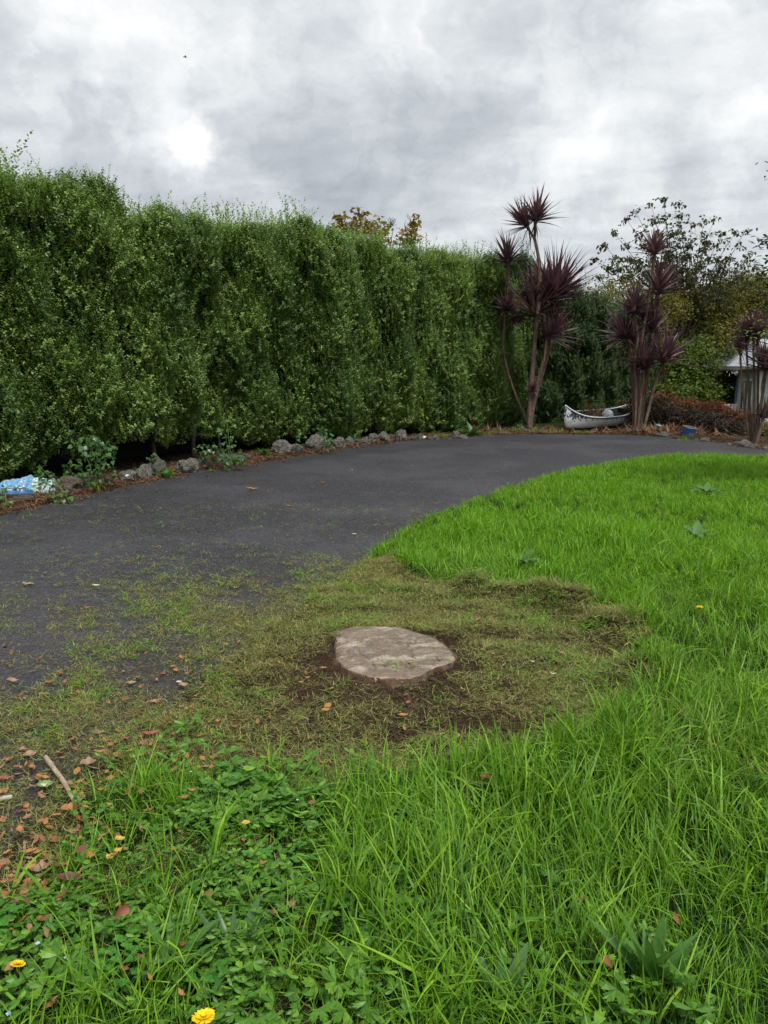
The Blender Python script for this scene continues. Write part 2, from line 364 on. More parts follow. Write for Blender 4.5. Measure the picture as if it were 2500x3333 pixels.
def grid_mesh(name, xs, ys, zf, mat):
    X, Y = np.meshgrid(xs, ys); Z = zf(X.ravel(), Y.ravel()); v = np.stack([X.ravel(), Y.ravel(), Z], 1)
    nx, ny = len(xs), len(ys); i = np.arange((nx - 1) * (ny - 1)); a = (i // (nx - 1)) * nx + i % (nx - 1)
    f = np.stack([a, a + 1, a + 1 + nx, a + nx], 1)
    me = raw_mesh(name, v, f, mat); me.polygons.foreach_set('use_smooth', [True] * len(f)); return me
def raw_mesh(name, v, f, mat):
    me = bpy.data.meshes.new(name); k = f.shape[1]
    me.vertices.add(len(v)); me.vertices.foreach_set('co', np.asarray(v, np.float32).ravel())
    me.loops.add(len(f) * k); me.loops.foreach_set('vertex_index', f.astype(np.int32).ravel())
    me.polygons.add(len(f)); me.polygons.foreach_set('loop_start', np.arange(len(f), dtype=np.int32) * k)
    me.polygons.foreach_set('loop_total', np.full(len(f), k, np.int32))
    if mat: me.materials.append(mat)
    me.update(calc_edges=True); me.validate(); return me
xs = np.unique(np.round(np.r_[-900,-400,-150,-60,-30, np.arange(-20,-4,.25), np.arange(-4,4.5,.05), np.arange(4.5,22,.2), 30,60,150,400,900], 3))
ys = np.unique(np.round(np.r_[-300,-60,-10,-3, np.arange(0,8,.05), np.arange(8,24,.15), np.arange(24,32,.5), 40,60,150,400,1200], 3))
gm = grid_mesh('ground', xs, ys, H, M['ground'])
co = np.empty(len(gm.vertices) * 3, np.float32); gm.vertices.foreach_get('co', co); co = co.reshape(-1, 3)
cov = 1 - in_patch(co[:, 0], co[:, 1]).astype(float)
cov[(polydist(co[:, 0], co[:, 1], [tuple(p) for p in far_c]) < 2.5)] = 0
at = gm.attributes.new('cover', 'FLOAT', 'POINT'); at.data.foreach_set('value', cov.astype(np.float32))
tag(link('ground', gm), kind='structure')

def build_drive():
    n, m = 320, 70; v = []
    for i in range(n):
        a, b = near_c[i], far_c[i]
        for j in range(m + 1):
            t = j / m; p = a * (1 - t) + b * t
            if j in (0, m):
                w = .035 * nEdge(np.array([p[0] * 2.5]), np.array([p[1] * 2.5]))[0]; d = (b - a) / np.linalg.norm(b - a); p = p + d * w
            z = .004 + .010 * math.sin(math.pi * t) + .004 * float(nH1(np.array([p[0]]), np.array([p[1]]))[0])
            if j in (0, m): z -= .03
            v.append((p[0], p[1], z))
    w = m + 1
    f = np.array([(i * w + j, (i + 1) * w + j, (i + 1) * w + j + 1, i * w + j + 1) for i in range(n - 1) for j in range(m)])
    v = np.array(v); me = raw_mesh('driveway', v, f, M['asphalt']); dn = polydist(v[:, 0], v[:, 1], [tuple(p) for p in near_c]); df = polydist(v[:, 0], v[:, 1], [tuple(p) for p in far_c])
    di = np.clip(np.exp(-(dn / .9) ** 1.5) * np.clip((6.8 - v[:, 1]) / 2, .15, 1) + .6 * np.exp(-df / .12), 0, 1); a_ = me.attributes.new('dirt', 'FLOAT', 'POINT'); a_.data.foreach_set('value', di.astype(np.float32)); me.polygons.foreach_set('use_smooth', [True] * len(f))
    return tag(link('driveway', me), kind='structure')
build_drive()

def build_hill():
    xs = np.linspace(-200, 700, 60); ys = np.linspace(150, 420, 20); n = fnoise(5, 2, 10, .002, .01)
    def z(x, y): return -3 + (y - 150) * .062 + 1.5 * n(x, y) + 5 * np.exp(-((x - 70) / 60) ** 2) * np.clip((y - 150) / 80, 0, 1)
    me = grid_mesh('hill', xs, ys, z, simple('dry_hill', (.16,.13,.08), (.09,.10,.05), .95, .05))
    tag(link('hill', me), kind='structure')
build_hill()

# ------------------------------------------------------------------ scattering (only for what cannot be counted)
def scatter(name, protos, pts, rots, scales, idx=None, parent=None, tagged=None, anchor=None):
    """one object whose points each carry one of the prototype meshes"""
    n = len(pts); idx = RNG.integers(0, len(protos), n) if idx is None else idx
    me = bpy.data.meshes.new(name); me.vertices.add(n); me.vertices.foreach_set('co', np.asarray(pts, np.float32).ravel())
    for nm, typ, dat in (('rot', 'FLOAT_VECTOR', rots), ('scl', 'FLOAT', scales), ('idx', 'INT', idx)):
        a = me.attributes.new(nm, typ, 'POINT')
        a.data.foreach_set('vector' if typ == 'FLOAT_VECTOR' else 'value', np.asarray(dat, np.int32 if typ == 'INT' else np.float32).ravel())
    o = link(name, me, parent)
    pc = bpy.data.collections.new(name + '_shapes')
    for k, pm in enumerate(protos): pc.objects.link(bpy.data.objects.new('shape_%02d' % k, pm))
    ng = bpy.data.node_groups.new(name, 'GeometryNodeTree'); T = NT(ng)
    ng.interface.new_socket('Geometry', in_out='INPUT', socket_type='NodeSocketGeometry')
    ng.interface.new_socket('Geometry', in_out='OUTPUT', socket_type='NodeSocketGeometry')
    gi = T.new('NodeGroupInput'); go = T.new('NodeGroupOutput'); mp = T.new('GeometryNodeMeshToPoints'); ip = T.new('GeometryNodeInstanceOnPoints'); ci = T.new('GeometryNodeCollectionInfo')
    ci.inputs['Collection'].default_value = pc; ci.inputs['Separate Children'].default_value = True; ci.inputs['Reset Children'].default_value = True
    def na(nm, t):
        q = T.new('GeometryNodeInputNamedAttribute', data_type=t); q.inputs['Name'].default_value = nm; return q.outputs['Attribute']
    e = T.new('FunctionNodeEulerToRotation')
    T.l.new(na('rot', 'FLOAT_VECTOR'), e.inputs[0]); T.l.new(e.outputs[0], ip.inputs['Rotation'])
    T.l.new(gi.outputs[0], mp.inputs[0]); T.l.new(mp.outputs[0], ip.inputs['Points']); T.l.new(ci.outputs[0], ip.inputs['Instance'])
    ip.inputs['Pick Instance'].default_value = True
    T.l.new(na('idx', 'INT'), ip.inputs['Instance Index']); T.l.new(na('scl', 'FLOAT'), ip.inputs['Scale']); T.l.new(ip.outputs[0], go.inputs[0])
    md = o.modifiers.new('scatter', 'NODES'); md.node_group = ng
    o['kind'] = 'stuff'
    if tagged: tag(o, *tagged)
    return o

def blade(mb, base, yaw, lean, L, w, bend, segs=4, fold=0):
    """a grass blade or sword leaf, curving over as it rises"""
    d = Vector((math.cos(yaw), math.sin(yaw), 0)); side = Vector((-d.y, d.x, 0)); p = Vector(base); a = lean; vs = []; tw = random.uniform(-.5, .5)
    for i in range(segs + 1):
        t = i / segs; ww = w * (1 - t ** 2.2) * (.75 + .5 * min(1, t * 3)) * .5
        s2 = side * math.cos(tw * t) + Vector((0, 0, 1)) * math.sin(tw * t)
        if i < segs: vs += [p - s2 * ww, p + s2 * ww]
        else: vs += [p]
        p = p + (d * math.sin(a) + Vector((0, 0, 1)) * math.cos(a)) * (L / segs); a += bend / segs
    fs = [(2 * i, 2 * i + 1, 2 * i + 3, 2 * i + 2) for i in range(segs - 1)] + [(2 * segs - 2, 2 * segs - 1, 2 * segs)]
    mb.add(vs, fs)
def tuft(n, rad, h, w, lean=.25, bend=.9, hj=.45, segs=4):
    mb = MB()
    for i in range(n):
        r = rad * math.sqrt(random.random()); t = random.uniform(0, 6.28)
        L = h * random.uniform(1 - hj, 1 + hj * .6)
        blade(mb, (r * math.cos(t), r * math.sin(t), -.01), random.uniform(0, 6.28), abs(random.gauss(0, lean)), L, w * random.uniform(.6, 1.3), abs(random.gauss(0, bend)) * L / h, segs)
    return mb
def ovate(mb, base, d, nrm, L, w, fold=.15, droop=.1, mi=0):
    """simple folded leaf, six faces"""
    d = Vector(d).normalized(); nrm = Vector(nrm); s = d.cross(nrm)
    if s.length < .01: s = d.cross(Vector((1, .2, 0)))
    s.normalize(); n = s.cross(d); b = Vector(base)
    m1 = b + d * L * .35 - n * L * .02; m2 = b + d * L * .72 - n * L * droop * .5; tip = b + d * L - n * L * droop
    l1 = b + d * L * .35 - s * w * .5 + n * w * fold; l2 = b + d * L * .72 - s * w * .36 + n * w * fold - n * L * droop * .5
    r1 = b + d * L * .35 + s * w * .5 + n * w * fold; r2 = b + d * L * .72 + s * w * .36 + n * w * fold - n * L * droop * .5
    mb.add([b, m1, m2, tip, l1, l2, r1, r2], [(0, 1, 4), (4, 1, 2, 5), (5, 2, 3), (0, 6, 1), (6, 7, 2, 1), (7, 3, 2)], mi)
def frus(n, y0, y1, seed, xpad=.8, xmax=None):
    """uniform random ground points in the view and a margin beside it"""
    r = np.random.default_rng(seed); y = np.sqrt(r.uniform(y0 ** 2, y1 ** 2, n)); hw = y * .56 + xpad
    x = r.uniform(-1, 1, n) * hw; return x, y
NW = .54
def dens(per_m2, y0, y1, xpad=.8): return int(per_m2 * ((y1 ** 2 - y0 ** 2) * .56 + 2 * xpad * (y1 - y0)))

# ------------------------------------------------------------------ lawn grass
gn1 = fnoise(21, 2, 14, .25, .9); gn2 = fnoise(22, 2, 14, .8, 3); gdir = fnoise(23, 2, 10, .3, 1.0)
WEED = gp([(-600,3333),(-100,3150),(60,2950),(170,2850),(300,2740),(420,2600),(540,2480),(760,2520),(950,2580),(1080,2680),(1130,2850),(1090,3040),(980,3200),(900,3400)])
def weedness(x, y):
    wx, wy = warp(x, y, .14); h = np.sin(np.asarray(x, float) * 9173.1 + np.asarray(y, float) * 5311.7) * 43758.5; h = h - np.floor(h); return inpoly(wx, wy, WEED) & (polydist(wx, wy, WEED[5:]) > .28 * h)
def make_grass():
    px, py, ps, pr, pi = [], [], [], [], []
    low = 18
    protos = []; 
    for k in range(6): protos.append(tuft(14, .035, .165, .0036, .34, 1.1, .6, 4).mesh('grass_tuft', M['grass']))      # tall and fine
    for k in range(4): protos.append(tuft(8, .04, .18, .0050, .42, 1.5, .6, 5).mesh('grass_tuft', M['grass']))       # broader blades
    for k in range(3): protos.append(tuft(9, .03, .24, .0055, .9, .7).mesh('grass_tuft', M['grass']))          # flattened
    for k in range(5): protos.append(tuft(16, .07, .15, .0075, .35, 1.1, segs=3).mesh('grass_tuft', M['grass_far']))   # for the far lawn
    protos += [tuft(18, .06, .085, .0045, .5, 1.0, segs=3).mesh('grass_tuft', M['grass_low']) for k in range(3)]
    for y0, y1, d, seed in ((1.0, 3.6, 1150, 31), (3.6, 7.5, 850, 32), (7.5, 18, 400, 33)):
        x, y = frus(dens(d, y0, y1, 1.9), y0, y1, seed, 1.9); r = np.random.default_rng(seed + 100)
        ok = ~in_drive(x, y) & ~in_patch(x, y) & (y < np.interp(x, far_c[:, 0], far_c[:, 1]) if True else True)
        w = weedness(x, y); ok &= ~(w & (r.random(len(x)) > .10)); ok &= r.random(len(x)) < np.clip(.78 + .5 * gn2(x * 1.6, y * 1.6), .6, 1)
        x, y = x[ok], y[ok]; w = w[ok]; n = len(x)
        wx, wy = warp(x, y, .05)
        s = np.clip(.86 + .14 * gn1(x, y) + .13 * gn2(x, y), .6, 1.3) * r.uniform(.65, 1.3, n)
        de = np.minimum(polydist(x, y, [tuple(p) for p in near_c]), 9); s *= .55 + .45 * np.clip(de / .35, 0, 1)
        dp = polydist(x, y, PATCH[8:14]); s *= 1 + .15 * np.exp(-(dp / .4) ** 2)
        s = np.where(y > 7.5, s * .82, s); s = np.clip(s, .62, 1.35)
        id_ = np.where(y < 7.5, r.integers(0, 10, n), r.integers(13, 18, n))
        mix = (y > 4.2) & (y < 7.5) & (r.random(n) < (y - 4.2) / 3.3); id_ = np.where(mix, r.integers(13, 18, n), id_)
        flat = (gn1(x * 1.3 + 7, y * 1.3) > .9) & (y < 6); id_ = np.where(flat & (r.random(n) < .35), r.integers(10, 13, n), id_)
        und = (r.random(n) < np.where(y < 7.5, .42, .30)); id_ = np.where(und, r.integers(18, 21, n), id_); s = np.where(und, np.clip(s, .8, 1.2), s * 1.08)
        ang = gdir(x, y) * 1.6 + 1.1 * gn2(x * 1.3, y * 1.3) + .4; tilt = .30 + .20 * gn2(x * 1.2 + 9, y * 1.2)
        rot = np.stack([tilt * np.sin(ang) + r.normal(0, .12, n), tilt * np.cos(ang) + r.normal(0, .12, n), r.uniform(0, 6.28, n)], 1)
        rot[flat, 2] = .6 + r.normal(0, .35, flat.sum())
        px.append(x); py.append(y); ps.append(s); pr.append(rot); pi.append(id_)
    x = np.concatenate(px); y = np.concatenate(py)
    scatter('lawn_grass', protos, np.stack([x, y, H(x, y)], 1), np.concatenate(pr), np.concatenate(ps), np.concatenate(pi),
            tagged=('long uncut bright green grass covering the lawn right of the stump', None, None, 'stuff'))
make_grass()

# ------------------------------------------------------------------ cut grass and fine litter
def wisps(n, rad, L, up=.015, w=.0021, mat='thatch'):
    mb = MB()
    for i in range(n):
        r = rad * math.sqrt(random.random()); t = random.uniform(0, 6.28); z = random.uniform(0.002, up)
        blade(mb, (r * math.cos(t), r * math.sin(t), z), random.uniform(0, 6.28), random.uniform(1.15, 1.75), L * random.uniform(.4, 1.3), w * random.uniform(.6, 1.6), random.uniform(-1.5, .9), 4)
    return mb.mesh('cut_blades', M[mat])
def make_clippings():
    protos = [wisps(24, .06, .055, .022) for k in range(6)] + [wisps(12, .06, .045, .006) for k in range(4)] + [wisps(9, .05, .07, .03, .0034, 'grass') for k in range(2)]
    x, y = frus(dens(1500, 1.2, 9), 1.2, 9, 41, .5); r = np.random.default_rng(42)
    dr = in_drive(x, y); pa = in_patch(x, y); wd = weedness(x, y)
    dn = polydist(x, y, [tuple(p) for p in near_c])
    n2 = gn2(x, y); n1 = gn1(x * 2, y * 2)
    p = np.where(pa & ~dr, .85, 0.)
    dsoil = np.hypot((x - SX) / 1.0, (y - SY + .22) / 1.0)
    soil = np.exp(-((dsoil - .33) / .26) ** 2) * (y < SY + .16); p *= 1 - .93 * soil
    bx, by = tuple(G(1450, 2370))[:2]; p *= 1 - .88 * np.exp(-(((x - bx) / .62) ** 2 + ((y - by) / .2) ** 2))
    bx, by = tuple(G(950, 2350))[:2]; p *= 1 - .55 * np.exp(-(((x - bx) / .4) ** 2 + ((y - by) / .3) ** 2))
    pd = .95 * np.exp(-(dn / 1.2) ** 1.5) * np.clip(.75 + .35 * n2 + .35 * n1, .10, 1.3) * np.clip((6.6 - y) / 1.5, 0, 1)
    p = np.where(dr, pd, p) * np.clip(1 + .25 * n1, .3, 1.2)
    p = np.where(wd & ~dr, .25, p)
    p += .03 * dr * (y < 9)
    ins = np.hypot((x - SX) / .36, (y - SY) / .30) < 1.0; p = np.where(ins, 0, p)
    ok = r.random(len(x)) < p; x, y, dr = x[ok], y[ok], dr[ok]; n = len(x)
    z = np.where(dr, .012, H(x, y) + .004)
    far = np.minimum(polydist(x, y, BERM), 9); fl = .75 + .35 * np.exp(-(far / .2) ** 2)
    id_ = np.where(dr & (r.random(n) < .75), r.integers(6, 10, n), r.integers(0, 6, n))
    id_ = np.where(r.random(n) < np.where(gn2(x + 5, y * 1.2) > .8, .35, .06), r.integers(10, 12, n), id_)
    rot = np.stack([r.normal(0, .12, n), r.normal(0, .12, n), r.uniform(0, 6.28, n)], 1)
    scatter('grass_clippings', protos, np.stack([x, y, z], 1), rot, fl * r.uniform(.6, 1.3, n), id_,
            tagged=('cut dried grass strewn around the stump and over the driveway edge', None, None, 'stuff'))
make_clippings()

def curled(L=.05, w=.025, curl=.5, mat='dry'):
    """a small fallen leaf, cupped along its length"""
    mb = MB(); n = 5; vs = []
    for i in range(n + 1):
        t = i / n; hw = w * .5 * math.sin(math.pi * min(.97, t * .92 + .06)) ** .8; z = curl * L * (t - .5) ** 2 * 1.6 + .001 + random.uniform(0, .05) * L; hw *= random.uniform(.75, 1.2)
        e = curl * w * .75 * (hw / (w * .5)) + random.uniform(-.04, .12) * w
        vs += [(L * (t - .5), -hw, z + e), (L * (t - .5) + .001, 0, z), (L * (t - .5), hw, z + e)]
    f = [(3 * i + j, 3 * i + j + 1, 3 * i + j + 4, 3 * i + j + 3) for i in range(n) for j in range(2)]
    mb.add(vs, f)
    return mb.mesh('curled_leaf', M[mat], smooth=True)
def make_litter():
    # needles and leaves along the foot of the hedge
    protos = [curled(.045, .022, .6, 'litter') for k in range(3)] + [wisps(10, .08, .07, .014, .004, 'straw') for k in range(3)]
    r = np.random.default_rng(51); n = 15000
    t = r.uniform(.06, .93, n) ** 1.0; fx = np.interp(t, np.linspace(0, 1, 320), far_c[:, 0]); fy = np.interp(t, np.linspace(0, 1, 320), far_c[:, 1])
    tx = np.gradient(far_c[:, 0]); ty = np.gradient(far_c[:, 1]); L = np.hypot(tx, ty); nx = np.interp(t, np.linspace(0, 1, 320), -ty / L); ny = np.interp(t, np.linspace(0, 1, 320), tx / L)
    off = np.where(r.random(n) < .7, np.where(r.random(n) < .22, -r.exponential(.10, n), r.uniform(-.05, .42, n)), r.uniform(.0, 1.6, n)) + .08 * nEdge(fx, fy)
    x = fx + nx * off; y = fy + ny * off
    dr = in_drive(x, y); z = np.where(dr, .014, H(x, y) + r.uniform(0, .02, n))
    id_ = np.where(r.random(n) < .5, r.integers(0, 3, n), r.integers(3, 6, n))
    rot = np.stack([r.normal(0, .25, n), r.normal(0, .25, n), r.uniform(0, 6.28, n)], 1)
    scatter('leaf_litter', protos, np.stack([x, y, z], 1), rot, r.uniform(.5, 1.3, n), id_,
            tagged=('orange brown dry leaves and strips along the foot of the hedge', None, None, 'stuff'))
    # thin scatter of tiny scraps on the open driveway and thicker drifts at its near edge
    protos = [curled(.022, .010, .5, 'dry') for k in range(2)] + [curled(.03, .012, .6, 'dry') for k in range(2)] + [curled(.03, .02, .3, 'dry') for k in range(2)]
    x, y = frus(9000, 1.4, 16, 52, .3); dn = polydist(x, y, [tuple(p) for p in near_c]); dr = in_drive(x, y); pa = in_patch(x, y)
    lw = ~dr & ~pa; p = np.where(lw, .018, np.where(dr, .02 + .16 * np.exp(-dn / .5) * (y < 6), np.where(pa, .10, .02) * (y < 7)))
    q = np.exp(-((x - G(200, 2800).x) ** 2 / .12 + (y - G(200, 2800).y) ** 2 / .10)) + np.exp(-((x - G(450, 2450).x) ** 2 / .08 + (y - G(450, 2450).y) ** 2 / .05)) + .8 * np.exp(-((x - G(40, 3000).x) ** 2 / .08 + (y - G(40, 3000).y) ** 2 / .08))
    r = np.random.default_rng(53); p = p + .2 * q
    x2 = r.uniform(-2.2, -.2, 5200); y2 = r.uniform(1.5, 4.2, 5200)
    q2 = np.exp(-((x2 - G(200, 2800).x) ** 2 / .035 + (y2 - G(200, 2800).y) ** 2 / .05)) + .9 * np.exp(-((x2 - G(450, 2450).x) ** 2 / .03 + (y2 - G(450, 2450).y) ** 2 / .03)) + .9 * np.exp(-((x2 - G(20, 3000).x) ** 2 / .02 + (y2 - G(20, 3000).y) ** 2 / .03)) + .06
    ok = r.random(len(x)) < p; ok2 = r.random(len(x2)) < .55 * q2
    x = np.r_[x[ok], x2[ok2]]; y = np.r_[y[ok], y2[ok2]]; n = len(x)
    dr = in_drive(x, y); z = np.where(dr, .022, H(x, y) + np.where(in_patch(x, y), .022, np.where(weedness(x, y), .07, r.uniform(.06, .12, n))))
    rot = np.stack([r.normal(0, .3, n), r.normal(0, .3, n), r.uniform(0, 6.28, n)], 1)
    scatter('leaf_scraps', protos, np.stack([x, y, z], 1), rot, r.uniform(.6, 1.5, n),
            tagged=('tiny orange leaf scraps strewn over the driveway and cut grass', None, None, 'stuff'))
make_litter()

# ------------------------------------------------------------------ creeping weeds in the left corner
def lobed(mb, c, yaw, tilt, Rr, lobes=3, teeth=3, z=0):
    """palmate leaf cut into toothed lobes"""
    e = Euler((tilt * random.uniform(-1, 1), tilt * random.uniform(-1, 1), yaw)).to_matrix(); c = Vector(c)
    for l in range(lobes):
        a0 = (l - (lobes - 1) / 2) * 1.15; pts = [(0, 0, 0)]
        k = teeth * 2 + 1
        for i in range(k + 2):
            t = i / (k + 1); a = a0 + (t - .5) * 1.05; rr = Rr * (.45 + .55 * math.sin(math.pi * t) ** .6) * (1.0 if i % 2 else .80)
            pts.append((rr * math.cos(a), rr * math.sin(a), -.18 * rr * abs(t - .5) * 2 + (.08 * Rr if i % 2 else 0)))
        mid = (Rr * .5 * math.cos(a0), Rr * .5 * math.sin(a0), .07 * Rr); pts.append(mid); m = len(pts) - 1
        fs = [(i, i + 1, m) for i in range(0, m - 1)] + [(m - 1, 0, m)]
        mb.add([c + e @ Vector(p) for p in pts], fs)
def buttercup_clump(n=6, rad=.065, Rr=.031, h=.075):
    mb = MB()
    for i in range(n):
        r = rad * math.sqrt(random.random()); t = random.uniform(0, 6.28); p = (r * math.cos(t), r * math.sin(t), h * random.uniform(.35, 1.1)); yaw = random.uniform(0, 6.28)
        mb.tube([(p[0] * .4, p[1] * .4, -.01), (p[0] * .8, p[1] * .8, p[2] * .7), p], .0009, 3, cap=False)
        lobed(mb, p, yaw, .45, Rr * random.uniform(.7, 1.35))
    return mb.mesh('buttercup_clump', M['buttercup'])
def clover_clump(n=5):
    mb = MB()
    for i in range(n):
        r = .05 * math.sqrt(random.random()); t = random.uniform(0, 6.28); p = Vector((r * math.cos(t), r * math.sin(t), random.uniform(.025, .06)))
        for k in range(3):
            a = t + k * 2.09; ovate(mb, p, (math.cos(a), math.sin(a), .15), (0, 0, 1), .016, .016, .12, .1)
    return mb.mesh('clover_clump', M['clover'])
def make_weeds():
    protos = [buttercup_clump() for k in range(6)] + [clover_clump() for k in range(2)]
    x, y = frus(dens(520, 1.1, 5.5), 1.1, 5.5, 61, .8); r = np.random.default_rng(62)
    w = weedness(x, y); out = ~in_drive(x, y) & ~in_patch(x, y); dv = polydist(x, y, WEED[5:])
    p = np.where(w & out, .95, np.where(out & (x < 1.0), .28 * np.exp(-(dv / .8) ** 2), 0)); p = np.where(in_patch(x, y) & (dv < .25), .12, p)
    ok = r.random(len(x)) < p; x, y = x[ok], y[ok]; n = len(x)
    rot = np.stack([r.normal(0, .2, n), r.normal(0, .2, n), r.uniform(0, 6.28, n)], 1)
    id_ = np.where(gn2(x * 2, y * 2) > .9, r.integers(6, 8, n), r.integers(0, 6, n))
    scatter('creeping_buttercup', protos, np.stack([x, y, H(x, y)], 1), rot, r.uniform(.65, 1.25, n) * (.95 + .15 * gn1(x * 2, y * 2)), id_,
            tagged=('low creeping buttercup and clover leaves carpeting the lower left corner', None, None, 'stuff'))
make_weeds()

# ------------------------------------------------------------------ hedges
def twig_mesh(n=14, L=.2, leaf=.036, w=.021, mat='hedge', up=.5):
    mb = MB(); p0 = Vector((0, 0, 0)); d = Vector((0, 0, 1)); bx = random.uniform(-.3, .3); by = random.uniform(-.3, .3)
    for i in range(n):
        t = (i + .5) / n; p = Vector((bx * L * t * t, by * L * t * t, L * t)); a = i * 2.4 + random.uniform(-.4, .4)
        dd = Vector((math.cos(a), math.sin(a), up + random.uniform(-.3, .4)))
        ovate(mb, p, dd, Vector((0, 0, 1)) + Vector((random.uniform(-.4, .4), random.uniform(-.4, .4), 0)), leaf * random.uniform(.7, 1.25) * (1.1 - .35 * t), w * random.uniform(.8, 1.2) * (1.1 - .3 * t), .15, random.uniform(0, .35))
    return mb.mesh('leafy_twig', M[mat])
def hedge(base_px, top_px, base_Y, zb, depth, n_twigs, n_shoots, mat, leaf, seed, label, stems, zfloor=0.0, scl=1.0):
    """foliage wall that follows a line on the ground; base_px gives u -> distance Y"""
    r = np.random.default_rng(seed)
    us = np.array([p[0] for p in base_px], float); Ys = np.array(base_Y, float)
    path = np.array([[ (u - 1250) / FPX * Y * 1.0, Y] for u, Y in zip(us, Ys)])      # near-horizontal sight lines
    tops = np.array([P(u, np.interp(u, [q[0] for q in top_px], [q[1] for q in top_px]), Y + .5).z for u, Y in zip(us, Ys)])
    zbs = np.interp(us, [q[0] for q in zb], [q[1] for q in zb])
    d = np.r_[0, np.cumsum(np.hypot(*np.diff(path, axis=0).T))]; Ltot = d[-1]
    nb = fnoise(seed + 1, 2, 14, .25, .8); nb2 = fnoise(seed + 2, 2, 16, .9, 3.0)
    ntop = fnoise(seed + 3, 1, 10, .15, 1.2)
    def at_(s):
        x = np.interp(s, d, path[:, 0]); y = np.interp(s, d, path[:, 1]); e = .3
        tx = np.interp(s + e, d, path[:, 0]) - np.interp(s - e, d, path[:, 0]); ty = np.interp(s + e, d, path[:, 1]) - np.interp(s - e, d, path[:, 1]); l = np.hypot(tx, ty) + 1e-9
        return x, y, ty / l, -tx / l                      # point, outward normal (towards the drive)
    def zt(s): return np.interp(s, d, tops) + .13 * ntop(s) - .30
    def zbot(s): return np.interp(s, d, zbs) + .10 * nb2(s, s * 0)
    def surf(s, tau, inset):
        x, y, nx, ny = at_(s); z0, z1 = zbot(s), zt(s); z = z0 + (z1 - z0) * tau
        bul = .15 * nb(s, z * .3) + .095 * nb2(s, z * .55)
        off = bul - inset - .55 * np.clip(tau - .8, 0, 1) ** 2 / .04 * .6 - .16 * np.clip(.15 - tau, 0, 1) / .15
        return x + nx * off, y + ny * off, z, nx, ny
    A = empty('hedge', (float(path[len(path)//2, 0]), float(path[len(path)//2, 1]), 0)); tag(A, label, 'hedge')
    org = np.array(A.location)
    protos = [twig_mesh(14, .2, leaf, leaf * .58, mat) for k in range(8)]
    # front face
    n = n_twigs; s = r.uniform(0, Ltot, n); tau = r.uniform(0, 1, n) ** .95
    inset = np.abs(r.normal(0, .12, n))
    x, y, z, nx, ny = surf(s, tau, inset)
    keep = r.random(n) < np.clip(1.0 + .4 * nb2(s * 1.3 + 4, z * .5), .42, 1); 
    x, y, z, nx, ny, tau = (a[keep] for a in (x, y, z, nx, ny, tau)); n = len(x)
    # lean outwards and up
    out = r.uniform(.0, .75, n) * (1 - .75 * np.clip((tau - .7) / .3, 0, 1)); jit = r.normal(0, .4, (n, 2))
    rx = -ny * out * 1.0 + jit[:, 0]; ry = nx * out + jit[:, 1]
    pts = np.stack([x, y, z], 1) - org; rot = np.stack([rx, ry, r.uniform(0, 6.28, n)], 1); sc = r.uniform(.7, 1.25, n) * scl
    # top surface
    m = int(n_twigs * .22); s2 = r.uniform(0, Ltot, m); x2, y2, nx2, ny2 = at_(s2); dd = r.uniform(.1, depth, m)
    z2 = zt(s2) - .10 + .10 * nb2(s2, dd) - r.exponential(.12, m)
    pts2 = np.stack([x2 - nx2 * dd, y2 - ny2 * dd, z2], 1) - org; rot2 = np.stack([r.normal(0, .35, m), r.normal(0, .35, m), r.uniform(0, 6.28, m)], 1)
    # long shoots that stand above the top
    sh = [twig_mesh(20, .42, leaf * .9, leaf * .5, 'hedge_tip' if mat == 'hedge' else mat, .9) for k in range(5)]
    k = n_shoots; s3 = r.uniform(0, Ltot, k); x3, y3, nx3, ny3 = at_(s3); d3 = r.uniform(.05, depth, k); clump = np.clip(.55 + .5 * ntop(s3 * 3.1 + 5), .2, 1.2)
    z3 = zt(s3) - .22 + r.uniform(-.45, .10, k) + .22 * (clump - .5)
    pts3 = np.stack([x3 - nx3 * d3, y3 - ny3 * d3, z3], 1) - org; rot3 = np.stack([r.normal(0, .16, k), r.normal(.08, .16, k), r.uniform(0, 6.28, k)], 1)
    # upright sprays over the whole face
    fs_ = [twig_mesh(22, .36, leaf * .95, leaf * .52, mat, .8) for q in range(4)]; kf = int(n_twigs * .17)
    s4 = r.uniform(0, Ltot, kf); t4 = r.uniform(.02, .92, kf); x4, y4, z4, nx4, ny4 = surf(s4, t4, -.03 + np.abs(r.normal(0, .05, kf)))
    pts4 = np.stack([x4, y4, z4], 1) - org; o4 = r.uniform(0, .35, kf); rot4 = np.stack([-ny4 * o4 + r.normal(0, .12, kf), nx4 * o4 + .14 + r.normal(0, .12, kf), r.uniform(0, 6.28, kf)], 1)
    allp = np.vstack([pts, pts2, pts3, pts4]); allr = np.vstack([rot, rot2, rot3, rot4]); alls = np.r_[sc, r.uniform(.7, 1.2, m) * scl, r.uniform(.6, 1.35, k) * clump * scl, r.uniform(.6, 1.2, kf) * scl]
    alli = np.r_[r.integers(0, 8, n + m), r.integers(8, 13, k), r.integers(13, 17, kf)]
    scatter('foliage', protos + sh + fs_, allp, allr, alls, alli, parent=A)
    # core for the dense inner twigs, their shade painted in as near-black
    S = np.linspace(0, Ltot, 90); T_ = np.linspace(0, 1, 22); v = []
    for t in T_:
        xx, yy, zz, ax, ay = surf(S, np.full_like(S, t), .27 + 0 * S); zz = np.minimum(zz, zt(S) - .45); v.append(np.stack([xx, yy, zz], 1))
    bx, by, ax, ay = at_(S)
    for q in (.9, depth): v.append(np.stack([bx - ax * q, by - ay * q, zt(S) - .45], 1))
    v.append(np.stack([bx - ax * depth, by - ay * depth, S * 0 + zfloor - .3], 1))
    nr = len(v); v = np.vstack(v) - org; c = 90
